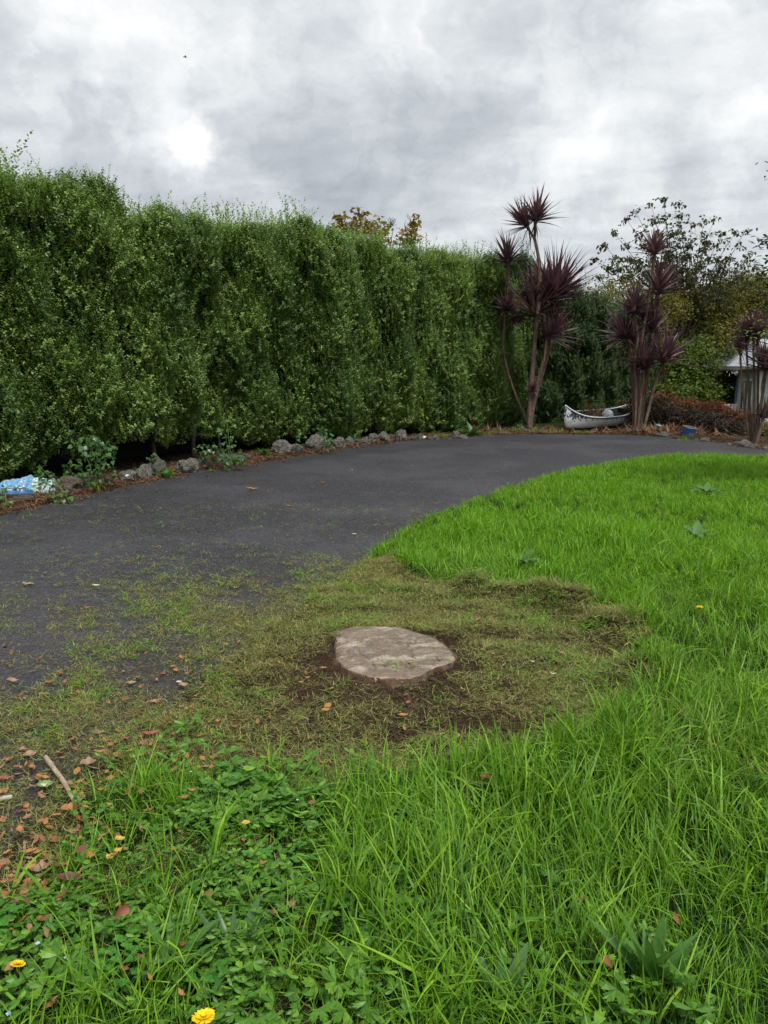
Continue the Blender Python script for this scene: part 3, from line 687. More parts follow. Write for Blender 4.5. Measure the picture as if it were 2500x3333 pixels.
    f = np.array([(i * c + j, i * c + j + 1, (i + 1) * c + j + 1, (i + 1) * c + j) for i in range(nr - 1) for j in range(c - 1)])
    me = raw_mesh('inner_shade_core', v, f, M['core']); link('inner_shade_core', me, A)
    # stems that show under the skirt
    for u, Y, back in stems:
        mb = MB(); x = (u - 1250) / FPX * Y; b = Vector((x, Y + back + .35, zfloor - .05)) - Vector(org)
        h = 1.0; rr = random.uniform(.018, .036)
        mb.tube([b, b + Vector((random.uniform(-.05, .05), 0, h * .4)), b + Vector((random.uniform(-.12, .12), .1, h))], [rr * 1.3, rr, rr * .8], 7)
        mb.build('stem', M['bark'], A, True)
    return A
hb = [(-900,0),(-500,0),(-200,0),(0,0),(250,0),(500,0),(750,0),(1000,0),(1250,0),(1450,0),(1590,0),(1660,0),(1700,0)]
hY = [7.2, 8.2, 9.2, 10.1, 11.2, 12.4, 13.9, 15.6, 17.6, 19.3, 20.6, 21.6, 23.2]
htop = [(-900,400),(-300,480),(0,535),(200,560),(380,580),(460,640),(600,650),(760,668),(820,695),(1000,725),(1200,752),(1350,778),(1500,800),(1600,840),(1650,890),(1700,960)]
hzb = [(-900,.2),(0,.05),(70,.12),(150,.22),(350,.26),(420,.42),(600,.44),(700,.22),(900,.20),(1050,.14),(1200,.08),(1400,.02),(1700,.0)]
hedge(hb, htop, hY, hzb, 1.6, 52000, 8500, 'hedge', .048, 200, 'tall dense green clipped hedge running along the far side of the driveway',
      [(425,11.6,.9),(560,12.3,1.0),(660,12.8,1.1)])
hb2 = [(1560,0),(1640,0),(1750,0),(1850,0),(1950,0),(2050,0),(2140,0)]
hedge(hb2, [(1560,800),(1650,822),(1760,860),(1850,905),(1950,950),(2050,985),(2140,1020)], [23.0,22.8,22.6,22.8,23.3,24.2,25.2], [(1560,-.1),(2140,-.5)], 1.8, 21000, 1500, 'hedge_far', .042, 230,
      'dark bluish green hedge of fine leaves behind the canoe', [(1640,23.2,.3),(1810,23.2,.2)], zfloor=-.2, scl=1.15)

# ------------------------------------------------------------------ generic broadleaf trees and shrubs
def leaf_cluster(n, L, w, rad, mat, hang=0.0):
    mb = MB()
    for i in range(n):
        p = Vector((random.gauss(0, 1), random.gauss(0, 1), random.gauss(0, .8))) * rad * .6
        a = random.uniform(0, 6.28); ovate(mb, p, (math.cos(a), math.sin(a), random.uniform(-.6, .5) - hang), (random.uniform(-.6, .6), random.uniform(-.6, .6), 1), L * random.uniform(.7, 1.25), w * random.uniform(.8, 1.2), .15, random.uniform(0, .4))
    return mb.mesh('leaf_cluster', M[mat])
def bushy(name, label, cat, base, blobs, nleaf, L, w, mat, stems=5, barkm='bark', cl=6, crad=.16, group=None, twigs=0, stem_r=.03, hang=0., shell=.5, seed=1, leafname='foliage', lean=None):
    """a plant as stems running into ellipsoid masses, leaves spread through their volume"""
    r = np.random.default_rng(seed); random.seed(seed)
    A = empty(name, base); tag(A, label, cat, group); B = Vector(base)
    for k in range(stems):
        c, rad = blobs[k % len(blobs)]; c = Vector(c) - B; tgt = c + Vector([random.uniform(-.6, .6) * q for q in rad])
        b = Vector((random.uniform(-.12, .12), random.uniform(-.12, .12), -.1)); mid = b.lerp(tgt, .5) + Vector((random.uniform(-.12, .12), 0, .12)) * tgt.length * .5
        mb = MB(); pts = [b.lerp(mid, t * 2) if t < .5 else mid.lerp(tgt, t * 2 - 1) for t in (0, .17, .34, .5, .67, .84, 1)]
        mb.tube(pts, [stem_r * (1 - .85 * i / 6) for i in range(7)], 6); mb.build('trunk' if k == 0 else 'branch', M[barkm], A, True)
    if twigs:
        mb = MB()
        for i in range(twigs):
            c, rad = blobs[i % len(blobs)]; c = Vector(c) - B; a = Vector([random.uniform(-.9, .9) * q for q in rad]); p = c + a * random.uniform(.05, .4); q = c + a * random.uniform(.85, 1.12) + Vector((0, 0, .1))
            m = p.lerp(q, .5) + Vector((random.uniform(-.1, .1), random.uniform(-.1, .1), .06)); mb.tube([p, m, q], [.010, .007, .003], 3, cap=False)
        tw = mb.build('twigs', M[barkm], A); tw['kind'] = 'stuff'
    vol = np.array([q[1][0] * q[1][1] * q[1][2] for q in blobs]) ** .67; pr = vol / vol.sum(); which = r.choice(len(blobs), nleaf, p=pr)
    dirs = r.normal(size=(nleaf, 3)); dirs /= np.linalg.norm(dirs, axis=1)[:, None]; rr = (shell + (1 - shell) * r.random(nleaf)) ** .7
    nz = fnoise(seed + 9, 3, 12, .4, 1.6)
    C = np.array([q[0] for q in blobs])[which]; RR = np.array([q[1] for q in blobs])[which]
    p = C + dirs * RR * rr[:, None]; lump = nz(p[:, 0], p[:, 1], p[:, 2]); p += dirs * (lump * .10)[:, None] * RR; keep = lump > -.9; p = p[keep]; n = len(p)
    gz = H(p[:, 0], p[:, 1]); p[:, 2] = np.maximum(p[:, 2], gz + .05)
    protos = [leaf_cluster(cl, L, w, crad, mat, hang) for k in range(5)]
    scatter(leafname, protos, p - np.array(B), np.stack([r.normal(0, .5, n), r.normal(0, .5, n), r.uniform(0, 6.28, n)], 1), r.uniform(.7, 1.25, n), parent=A)
    return A
def PB(u, v, Y, ru, rv, ry=None):       # blob: centre from a sight line, radii from sizes in the photograph
    k = Y / FPX; return (tuple(P(u, v, Y)), (ru * k, ry if ry else min(ru, rv) * k, rv * k))
# autumn tree peeping over the hedge
bushy('autumn_tree', 'tree with golden brown lobed leaves peeping over the hedge top', 'tree', tuple(P(1220, 1330, 20.5)),
      [PB(1130,745,20.5,55,38,.5), PB(1225,760,20.5,70,50,.6), PB(1320,760,20.5,40,45,.5), PB(1100,715,20.4,22,18,.2), PB(1172,705,20.4,16,25,.2), PB(1275,735,20.4,18,20,.2), PB(1345,735,20.4,22,26,.2)], 260, .11, .10, 'autumn_leaf', 7, cl=5, crad=.14, twigs=60, shell=.2, seed=71, stem_r=.05)
# birch-like tree with thin leaves against the sky
def sky_tree():
    random.seed(81); r = np.random.default_rng(81); base = P(2190, 1330, 26.5); A = empty('tree', tuple(base))
    tag(A, 'thin airy tree with sparse dark leaves seen against the sky', 'tree')
    mb = MB(); fork = P(2225, 1130, 26.5) - base; mb.tube([Vector((0, 0, -1)), fork * .5 + Vector((.05, 0, 0)), fork], [.10, .08, .06], 8); mb.build('trunk', M['bark'], A, True)
    tips = [(1935,845),(1965,800),(2000,760),(2040,715),(2070,690),(2120,668),(2160,650),(2195,665),(2210,700),(2250,730),(2290,720),(2325,715),(2350,760),(2395,755),(2425,755),(2440,830),(2455,870),(2470,905),(2010,880),(1945,905),(2090,800),(2150,760),(2240,800),(2300,790),(2370,840),(2400,900),(2050,850),(2180,840),(2260,880),(2330,900),(2130,720),(2190,760)]
    pts = []; tw = MB()
    for i, (u, v) in enumerate(tips):
        Y = 26.5 + random.uniform(-1.3, 1.3); t = P(u, v, Y) - base; mb = MB()
        ctl = fork.lerp(t, .45) + Vector((random.uniform(-.2, .2) * 1.0 - (t.x - fork.x) * .12, 0, .28)); path = []
        for k in range(9):
            q = k / 8; path.append(fork * (1 - q) ** 2 + ctl * 2 * q * (1 - q) + t * q * q)
        mb.tube(path, [.032 * (1 - .88 * k / 8) for k in range(9)], 5); mb.build('branch', M['twig'], A)
        dens_ = 4 if v < 760 or u > 2400 else 6
        for k in range(3, 9):
            for j in range(dens_):
                p = path[k] ; e = Vector((random.uniform(-1, 1), random.uniform(-1, 1), random.uniform(-.3, .9))) * random.uniform(.1, .75) * (1 - .5 * (k / 8) ** 2)
                if k == 8 and j > 1: e *= .4
                m = p + e * .5 + Vector((0, 0, .03)); q = p + e; tw.tube([p, m, q], [.005, .004, .002], 3, cap=False)
                for z in range(5): pts.append(p.lerp(q, random.uniform(.3, 1.05)) + Vector((random.gauss(0, .05), random.gauss(0, .05), random.gauss(0, .04))))
    t = tw.build('twigs', M['twig'], A); t['kind'] = 'stuff'
    low = []
    for k in range(1100):
        u = random.uniform(1960, 2440); v = random.uniform(840, 985); Y = 26.5 + random.uniform(-1, 1); low.append(P(u, v, Y) - base)
    pts += low
    pts = np.array([tuple(p) for p in pts]); n = len(pts)
    protos = [leaf_cluster(1, .11, .065, .01, 'birch_leaf', .7) for k in range(6)] + [leaf_cluster(2, .11, .065, .08, 'birch_leaf', .5) for k in range(3)]
    scatter('foliage', protos, pts, np.stack([r.normal(0, .5, n), r.normal(0, .5, n), r.uniform(0, 6.28, n)], 1), r.uniform(.7, 1.35, n), parent=A)
sky_tree()
gz = lambda x, y: zat(x, y)
def onground(u, Y): x = (u - 1250) / FPX * Y; return (x, Y, zat(x, Y))
bushy('tree', 'olive brown twiggy tree behind the purple cabbage trees', 'tree', onground(2080, 25.6),
      [PB(2000,1000,25.5,110,90,1.0), PB(2090,1060,25.6,90,100,.9), PB(1985,1130,25.4,70,120,.8), PB(2150,1000,25.8,90,60,.8), PB(2060,1210,25.4,90,90,.8)], 3600, .085, .05, 'olive_leaf', 9, cl=7, crad=.2, twigs=160, seed=91, shell=.3, stem_r=.06)
bushy('tree', 'wide yellow green tree reaching over the house roof', 'tree', onground(2290, 27.5),
      [PB(2240,1010,27.5,110,60,1.2), PB(2340,985,28,100,60,1.2), PB(2440,950,28.5,80,60,1.2), PB(2300,1090,27.3,120,75,1.2), PB(2400,1060,28,90,70,1), PB(2200,1100,27.3,80,80,1), PB(2480,1010,28.5,60,70,1)], 5600, .10, .06, 'olive_leaf', 12, cl=7, crad=.22, twigs=260, seed=92, shell=.3, stem_r=.07)
bushy('shrub', 'leafy bright green shrub mass left of the house', 'shrub', onground(2250, 25.8),
      [PB(2180,1200,25.6,90,85,.9), PB(2265,1190,26.2,75,80,.9), PB(2350,1265,29.8,80,70,.8), PB(2360,1330,29.5,70,60,.8), PB(2260,1290,25.4,75,60,.8), PB(2180,1300,24.6,70,60,.7)], 3200, .10, .075, 'vine_leaf', 7, cl=7, crad=.2, twigs=60, seed=93, shell=.35, stem_r=.05)
bushy('shrub', 'dark twiggy shrub between the cabbage trees and the garden light', 'shrub', onground(2120, 20.8),
      [PB(2130,1350,20.8,60,60,.5), PB(2080,1330,21.2,50,60,.4), PB(2190,1370,20.6,50,40,.5)], 800, .07, .035, 'darkshrub', 6, cl=7, crad=.13, twigs=220, seed=94, shell=.3)
bushy('shrub', 'dark brown bare twiggy shrub behind the blue pot', 'shrub', onground(2270, 20.0),
      [PB(2240,1370,20.0,60,45,.5), PB(2310,1385,19.6,60,40,.5), PB(2370,1405,19.0,55,38,.5)], 900, .07, .035, 'darkshrub', 7, cl=7, crad=.13, twigs=420, seed=95, shell=.3)
bushy('shrub', 'rusty orange leaved shrub in front of the bright green mass', 'shrub', onground(2220, 22.0),
      [PB(2150,1310,22,60,28,.5), PB(2225,1325,22,55,30,.5), PB(2260,1340,21.8,40,28,.5)], 700, .07, .035, 'rust_leaf', 6, cl=7, crad=.13, twigs=120, seed=96, shell=.3)
bushy('shrub', 'rusty red shrub against the weatherboard house', 'shrub', onground(2350, 21.2),
      [PB(2320,1335,21.4,50,28,.5), PB(2375,1355,21,50,32,.5), PB(2425,1370,20.6,35,30,.4)], 800, .07, .035, 'rust_leaf', 6, cl=7, crad=.13, twigs=120, seed=97, shell=.3)
bushy('shrub', 'small rusty shrub at the right edge beside the last cabbage tree', 'shrub', onground(2490, 18.6),
      [PB(2490,1400,18.6,40,28,.4), PB(2540,1400,18.6,40,30,.4)], 260, .07, .04, 'rust_leaf', 4, cl=6, crad=.11, twigs=60, seed=98, shell=.3)
bushy('shrub', 'little lime yellow shrub low at the right edge', 'shrub', onground(2510, 17.3),
      [PB(2510,1395,17.3,20,35,.15)], 60, .06, .03, 'pale_leaf', 3, cl=6, crad=.08, seed=99, shell=.1, stem_r=.01)
bushy('shrub', 'reddish brown shrub peeping out behind the canoe stern', 'shrub', onground(2040, 23.6),
      [PB(2045,1335,23.6,35,25,.4)], 200, .07, .035, 'rust_leaf', 4, cl=6, crad=.12, twigs=30, seed=100, shell=.2)
def edge_tree():
    random.seed(111); base = Vector((6.1, 10.3, 0)); A = empty('tree', tuple(base)); tag(A, 'broadleaf tree leaning in from the right edge with lobed green leaf sprays', 'tree')
    mb = MB(); mb.tube([(0, 0, -.1), (.1, 0, 1.2), (.05, 0, 2.6), (0, 0, 4.6)], [.12, .10, .08, .03], 9); mb.build('trunk', M['bark'], A, True)
    def spray(u, v, Y, n, mat, L, start=None, up=.2):
        tip = P(u, v, Y) - base; st = start or Vector((.05, 0, max(.9, tip.z - .5))); mb = MB()
        mb.tube([st, st.lerp(tip, .5) + Vector((0, 0, .08)), tip], [.022, .013, .005], 5); mb.build('branch', M['twig'], A)
        lb = MB()
        for i in range(int(n * 1.5)):
            t = random.uniform(.12, 1.03) if i % 3 else random.uniform(.8, 1.03); p = st.lerp(tip, t) + Vector((random.gauss(0, .07), random.gauss(0, .07), random.gauss(0, .05))); a = random.uniform(0, 6.28)
            ovate(lb, p, (math.cos(a) - .5, math.sin(a), up + random.uniform(-.5, .6)), (0, 0, 1), L * random.uniform(.7, 1.2), L * .42, .15, .15)
        lb.build('leaf_spray', M[mat], A)['kind'] = 'stuff'
    for u, v in ((2475,765),(2475,790),(2470,842),(2468,870),(2478,905),(2465,930),(2485,955),(2490,1000)): spray(u + 14, v, 10, 40, 'dark_leaf', .10)
    for i in range(34):
        spray(random.uniform(2560, 3100), random.uniform(560, 1080), random.uniform(9.6, 11), 34, 'dark_leaf' if i % 3 else 'pale_leaf', .13)
    for u, v in ((2490,525),(2495,555)): spray(u, v, 10, 6, 'birch_leaf', .06)
    for u, v in ((2475,1045),(2490,1060),(2455,1085),(2485,1090),(2470,1110),(2500,1075)): spray(u, v, 9.6, 18, 'pale_leaf', .07)
    for u, v in ((2370,1128),(2410,1115),(2430,1168),(2455,1155)): spray(u, v, 9.8, 5, 'pale_leaf', .06)
edge_tree()

# ------------------------------------------------------------------ purple cabbage trees
def sword_leaf(L, w, bend):
    mb = MB(); vs = []; segs = 6; p = Vector((0, 0, 0)); a = 0.0
    for i in range(segs + 1):
        t = i / segs; ww = w * .5 * (.55 + .45 * math.sin(math.pi * min(1, t * 1.25 + .12))) * (1 - t ** 3) + .0008
        vs += [p + Vector((0, -ww, ww * .35)), p, p + Vector((0, ww, ww * .35))]
        p = p + Vector((math.cos(a), 0, -math.sin(a))) * (L / segs); a += bend / segs
    mb.add(vs, [(3 * i + j, 3 * i + j + 3, 3 * i + j + 4, 3 * i + j + 1) for i in range(segs) for j in range(2)])
    return mb
SW = [sword_leaf(1.0, .10, b).mesh('sword_leaf', M['purple']) for b in (.05, .2, .45, .8)]
DSW = sword_leaf(1.0, .075, .5).mesh('dead_leaf', M['straw'])
def crown(A, c, axis, L, n=62, drop=-.10, name='leaf_crown', nsub=10):
    """rosette of sword leaves; the fuller inner part is one mesh, outer leaves are separate sub-parts"""
    axis = Vector(axis).normalized(); q = Vector((0, 0, 1)).rotation_difference(axis).to_matrix().to_4x4(); mb = MB(); outs = []
    for i in range(n + nsub):
        el = math.radians(90) * (1 - ((i + .5) / (n + nsub)) ** .75 * (1.0 + drop)); yaw = i * 2.39996 + random.uniform(-.25, .25)
        ll = L * random.uniform(.72, 1.08); b = random.choice([.03, .08, .15, .28]) + max(0, .5 - el) * .35
        if el < 0: b += .25
        m = q @ Matrix.Rotation(yaw, 4, 'Z') @ Matrix.Rotation(-el, 4, 'Y')
        if (i % 7 == 3 and len(outs) < nsub):
            outs.append((m, ll)); continue
        s = sword_leaf(ll, .088 * (.8 + .2 * L), b); off = Vector((0, 0, .0)) + axis * (.12 * (1 - i / n) * L)
        mb.add([m @ Vector(v) + off for v in s.v], s.f)
    hb_ = MB(); hb_.tube([-axis * .10, axis * .02, axis * .16 * L], [.03, .05, .03], 7); mb.add(hb_.v, hb_.f)
    o = mb.build(name, M['purple'], A, loc=c)
    for j in range(5 if L > .5 else 2):           # dead leaves hanging under the head
        ob = bpy.data.objects.new('dead_leaf', DSW); COL.objects.link(ob); ob.parent = o; ob.matrix_local = Matrix.Translation(-axis * .04) @ Matrix.Rotation(random.uniform(0, 6.28), 4, 'Z') @ Matrix.Rotation(random.uniform(.75, 1.35), 4, 'Y') @ Matrix.Scale(L * random.uniform(.5, .8), 4)
    for m, ll in outs:
        ob = bpy.data.objects.new('leaf', SW[random.randrange(4)]); COL.objects.link(ob); ob.parent = o; ob.matrix_local = m @ Matrix.Scale(ll, 4)
    return o
def cabbage(label, base_px, Y, trunks, heads, group=None):
    b = P(*base_px, Y); b.z = zat(b.x, b.y); A = empty('cabbage_tree', tuple(b)); tag(A, label, 'cabbage tree', 'purple cabbage trees by the driveway bend')
    for pts, r0, r1 in trunks:
        path = [P(u, v, Y + dy) - b for u, v, dy in pts]
        if path[0].z < .25: path[0].z = -.06
        # smooth the path
        q = path
        for _ in range(2): q = [q[0]] + [w for a, c in zip(q[:-1], q[1:]) for w in (a.lerp(c, .25), a.lerp(c, .75))] + [q[-1]]
        mb = MB(); k = len(q); r0 *= .78 if Y > 18 else .6; r1 *= .85 if Y > 18 else .7; mb.tube(q, [(r0 + (r1 - r0) * i / (k - 1)) * (1 + .07 * math.sin(i * 1.9)) for i in range(k)], 8); mb.build('trunk', M['cord_trunk'], A, True)
    for u, v, dy, ax, L, n in heads: crown(A, P(u, v, Y + dy) - b, ax, L * 1.1, int(n * .72))
    return A
random.seed(121)
cabbage('tall purple cabbage tree left of the canoe, tallest of the three clumps', (1722,1385), 20.0,
  [([(1722,1385,0),(1724,1300,0),(1735,1180,0),(1742,1100,0),(1752,1000,-.1),(1757,930,-.1),(1757,860,-.1),(1748,810,-.1),(1740,775,-.1)], .085, .045),
   ([(1740,778,-.1),(1730,760,-.1),(1718,743,-.1)], .04, .035), ([(1740,778,-.1),(1743,755,-.1),(1742,728,-.1)], .04, .035),
   ([(1724,1375,.05),(1728,1280,.05),(1738,1200,.1),(1741,1120,.2),(1741,1040,.2)], .07, .055),
   ([(1726,1375,0),(1738,1290,0),(1762,1200,0),(1778,1140,.05),(1783,1105,.05)], .07, .05),
   ([(1730,1360,.1),(1748,1270,.15),(1775,1190,.2),(1790,1110,.3),(1795,1000,.3)], .06, .05),
   ([(1728,1385,.3),(1700,1340,.4),(1660,1240,.5),(1634,1130,.5),(1640,1080,.4),(1645,1020,.4),(1655,930,.4),(1653,862,.4)], .045, .03)],
  [(1717,738,-.1,(-.55,-.15,.8),.70,60),(1743,722,-.1,(.15,0,1),.74,64),(1653,858,.4,(-.12,-.1,1),.74,62),(1645,1010,.4,(.25,-.5,.75),.55,48),(1668,1040,.4,(.8,-.3,.1),.45,26),
   (1741,1030,.2,(-.12,-.1,1),1.25,90),(1765,985,.3,(.1,0,1),1.1,70),(1798,980,.3,(.12,-.1,1),1.35,90),(1815,960,.4,(.35,0,.9),1.0,70),(1783,1098,.0,(.5,-.3,.8),.85,60),(1728,1268,-.05,(.4,-.5,.6),.3,24)])
random.seed(122)
cabbage('purple cabbage tree clump right of the canoe, many headed with bare stems', (2072,1385), 19.6,
  [([(2072,1388,0),(2074,1290,0),(2076,1210,0),(2086,1110,0),(2105,1010,0),(2120,930,0),(2130,835,0)], .075, .035),
   ([(2080,1388,.1),(2088,1290,.1),(2105,1200,.1),(2135,1130,.15),(2140,1050,.15),(2139,965,.15)], .075, .055),
   ([(2070,1380,-.05),(2070,1290,-.05),(2066,1180,-.05),(2078,1095,-.05),(2070,1050,0),(2064,1025,0)], .06, .04),
   ([(2066,1385,.1),(2062,1260,.1),(2053,1170,.1),(2045,1105,.1)], .055, .04),
   ([(2085,1385,.2),(2098,1290,.2),(2112,1200,.2),(2118,1090,.3)], .055, .04),
   ([(2075,1385,-.1),(2085,1300,-.1),(2095,1205,-.1)], .05, .04),
   ([(2092,1398,-.3),(2112,1330,-.25),(2132,1250,-.2),(2155,1185,-.15)], .05, .04)],
  [(2130,829,0,(0,0,1),.62,62),(2139,958,.15,(.05,-.1,1),.92,80),(2062,1022,0,(-.12,-.2,1),.72,60),(2070,1010,.2,(.1,.2,1),.6,40),(2043,1102,.1,(-.6,-.3,.8),.80,62),(2055,1120,.3,(-.1,0,1),.7,50),
   (2118,1085,.3,(.1,-.1,1),.85,62),(2100,1050,.3,(-.2,0,1),.6,40),(2095,1200,-.1,(-.1,-.2,1),.72,56),(2157,1180,-.15,(.15,-.15,1),.95,74)])
random.seed(123)
cabbage('purple cabbage tree clump at the right edge in front of the house', (2445,1445), 16.5,
  [([(2440,1445,0),(2432,1380,0),(2420,1290,0),(2412,1200,0),(2410,1145,0)], .045, .028),
   ([(2444,1445,.1),(2443,1370,.1),(2437,1270,.1),(2432,1170,.1),(2430,1110,.1)], .045, .028),
   ([(2448,1445,0),(2455,1360,0),(2455,1260,0),(2453,1160,0),(2452,1085,0)], .05, .03),
   ([(2452,1445,.1),(2466,1360,.1),(2468,1260,.1),(2469,1160,.1),(2468,1100,.1)], .04, .028),
   ([(2455,1445,-.1),(2468,1380,-.1),(2482,1290,-.1),(2490,1210,-.1)], .06, .045),
   ([(2458,1450,-.2),(2475,1395,-.2),(2500,1310,-.2),(2525,1220,-.2)], .06, .045),
   ([(2462,1450,-.1),(2480,1400,-.1),(2484,1362,-.1)], .03, .025)],
  [(2411,1142,0,(-.1,-.1,1),.38,44),(2430,1108,.1,(-.1,0,1),.5,50),(2452,1082,0,(.1,0,1),.5,54),(2470,1100,.1,(.2,0,1),.55,54),(2491,1205,-.1,(-.1,-.2,1),.68,62),(2525,1215,-.2,(.1,0,1),.7,60),(2485,1360,-.1,(.1,-.2,1),.40,36)])

# ------------------------------------------------------------------ rocks along the edge
def rock_mesh(seed, rough=.26):
    r = np.random.default_rng(seed); bm = bmesh.new(); bmesh.ops.create_icosphere(bm, subdivisions=4, radius=1)
    n1 = fnoise(seed, 3, 12, .15, .5); n2 = fnoise(seed + 500, 3, 16, .7, 2.5); n3 = fnoise(seed + 700, 3, 16, 2, 6)
    co = np.array([tuple(v.co) for v in bm.verts]); a = n1(*co.T); b = n2(*co.T); 
    planes = r.normal(size=(7, 3)); planes /= np.linalg.norm(planes, axis=1)[:, None]; pd = r.uniform(.62, .95, 7)
    for pl, d in zip(planes, pd):                       # broken faces
        over = np.maximum(co @ pl - d, 0); co = co - over[:, None] * pl * .75
    co = co * (1 + rough * .6 * a + rough * .34 * b + .035 * n3(*co.T))[:, None]
    for v, c in zip(bm.verts, co): v.co = c
    me = bpy.data.meshes.new('rock'); bm.to_mesh(me); bm.free(); me.polygons.foreach_set('use_smooth', [True] * len(me.polygons)); return me
RK = [rock_mesh(900 + i) for i in range(8)]
def rock(u, vb, w, h, mat, label, k, flat=.75, group='rocks edging the far side of the driveway', name='rock'):
    p = G(u, vb); kx = p.y / FPX; ww, hh = w * kx * .58, h * kx * .72
    me = RK[k % 8].copy(); me.materials.append(M[mat]); p.y += ww * .6
    return tag(link(name, me, None, (p.x * (1 + ww * .6 / p.y), p.y, zat(p.x, p.y) + hh * .50), (random.uniform(-.15, .15), random.uniform(-.15, .15), random.uniform(0, 6.28) if abs(w - h) < w * .5 else random.choice([0, math.pi]) + random.uniform(-.3, .3)), (ww, ww * .8, hh)), label, 'rock', group)
random.seed(5)
ROCKS = [
 (225,1610,82,40,'rock_brown','brown rough rock just right of the blue plastic bag'),
 (284,1594,54,32,'rock_brown','smooth brown half hidden rock under the heart leaved weeds'),
 (356,1584,58,32,'rock_brown','pitted grey brown rock right of the heart leaved weeds'),
 (417,1574,64,34,'rock','rough rock carrying a small white stone'),
 (470,1563,58,40,'rock','round smooth grey rock left of the bright leaf rosette'),
 (512,1553,52,46,'rock_dark','dark rock hidden behind the bright leaf rosette'),
 (609,1541,76,40,'rock','broad dark grey rock right of the bright leaf rosette'),
 (665,1528,54,30,'rock_dark','mossy dark rock with grass blades before it'),
 (720,1517,46,22,'rock_dark','low rock under the second heart leaved weed'),
 (768,1508,50,24,'rock_dark','flat rock partly covered by the second heart leaved weed'),
 (803,1502,28,30,'rock','narrow upright rock right of the second heart leaved weed'),
 (912,1482,66,40,'rock','largest pale grey rock right of the spiky green plant'),
 (970,1475,44,24,'rock','low rounded grey rock right of the largest pale one'),
 (1031,1468,54,38,'rock','tall pale rock behind a fallen white twig'),
 (1066,1465,24,26,'rock_dark','small dark rock wedged beside the white twig'),
 (1103,1462,52,34,'rock','pale pitted rock in the middle of the row'),
 (1134,1453,34,20,'rock','small pale rock leaning on the pitted middle one'),
 (1161,1450,30,14,'rock_dark','low dark rock before the broad leaved plant'),
 (1187,1450,48,26,'rock','long pale rock below the broad leaved plant'),
 (1217,1446,30,28,'rock','rounded rock at the end of the long pale one'),
 (1251,1441,48,28,'rock','grey rock with green weeds in front, left of the cone shaped one'),
 (1272,1434,28,14,'rock_brown','low brown rock touching the cone shaped one'),
 (1306,1437,40,40,'rock','tall pale cone shaped rock standing upright'),
 (1342,1432,30,14,'rock_dark','low dark rock right of the cone shaped one'),
 (1367,1433,26,20,'rock_dark','dark rock beside the bright white stone'),
 (1401,1431,18,14,'rock_dark','small dark rock right of the white stone'),
 (1421,1431,26,26,'rock','grey rock leaning left, last before the grassy gap'),
 (1484,1427,26,26,'rock','round rock among the tall weeds'),
 (1508,1427,30,14,'rock','flat pale rock right of the tall weeds'),
 (1640,1414,26,12,'rock_dark','low mossy rock midway between tall weeds and canoe'),
 (1700,1410,34,12,'rock_dark','flat dark rock before the tallest cabbage tree'),
 (1878,1409,22,11,'rock_dark','small dark rock under the white canoe bow'),
 (1932,1410,28,12,'rock_dark','mossy rock below the middle of the canoe'),
 (2070,1416,28,15,'rock_dark','dark rock at the foot of the right cabbage tree'),
 (2107,1420,26,14,'rock_dark','dark rock between right cabbage tree and garden light'),
 (2142,1422,26,15,'rock_dark','dark rock just left below the garden light'),
 (2164,1424,30,20,'rock','pale craggy rock just right below the garden light'),
 (2197,1428,28,11,'rock_brown','flat brown rock midway from garden light to blue pot'),
 (2228,1431,26,15,'rock_dark','mossy rock with grass, left of the blue pot'),
 (2250,1432,32,25,'rock','tilted grey slab leaning beside the blue pot'),
 (2298,1439,34,14,'rock','long low grey rock right of the blue pot'),
 (2323,1440,14,9,'rock','tiny grey rock right of the long low one'),
 (2375,1450,30,16,'rock','grey rock left of the last cabbage tree clump'),
 (2398,1451,28,17,'rock_dark','dark rock left of the last cabbage tree clump'),
 (2426,1456,36,25,'rock','square grey rock against the last cabbage tree clump'),
 (2454,1459,32,15,'rock_dark','dark rock in front of the last cabbage tree trunks'),
 (2494,1466,20,18,'rock','pale rock at the right edge of the picture'),
 (70,1645,80,22,'rock_brown','low brown rock in front of the blue plastic bag'),
]
for i, (u, vb, w, h, m_, lab) in enumerate(ROCKS): rock(u, vb, w, h, m_, lab, i)
def whitestone(u, v, s, z, lab):
    p = G(u, v, z); me = RK[2].copy(); me.materials.append(M['white']); tag(link('white_stone', me, None, tuple(p), (0, 0, .5), (s, s * .7, s * .6)), lab, 'stone')
whitestone(413, 1547, .035, .17, 'small white stone on top of the rough rock')
whitestone(1381, 1422, .055, .09, 'bright white stone among the dark rocks')

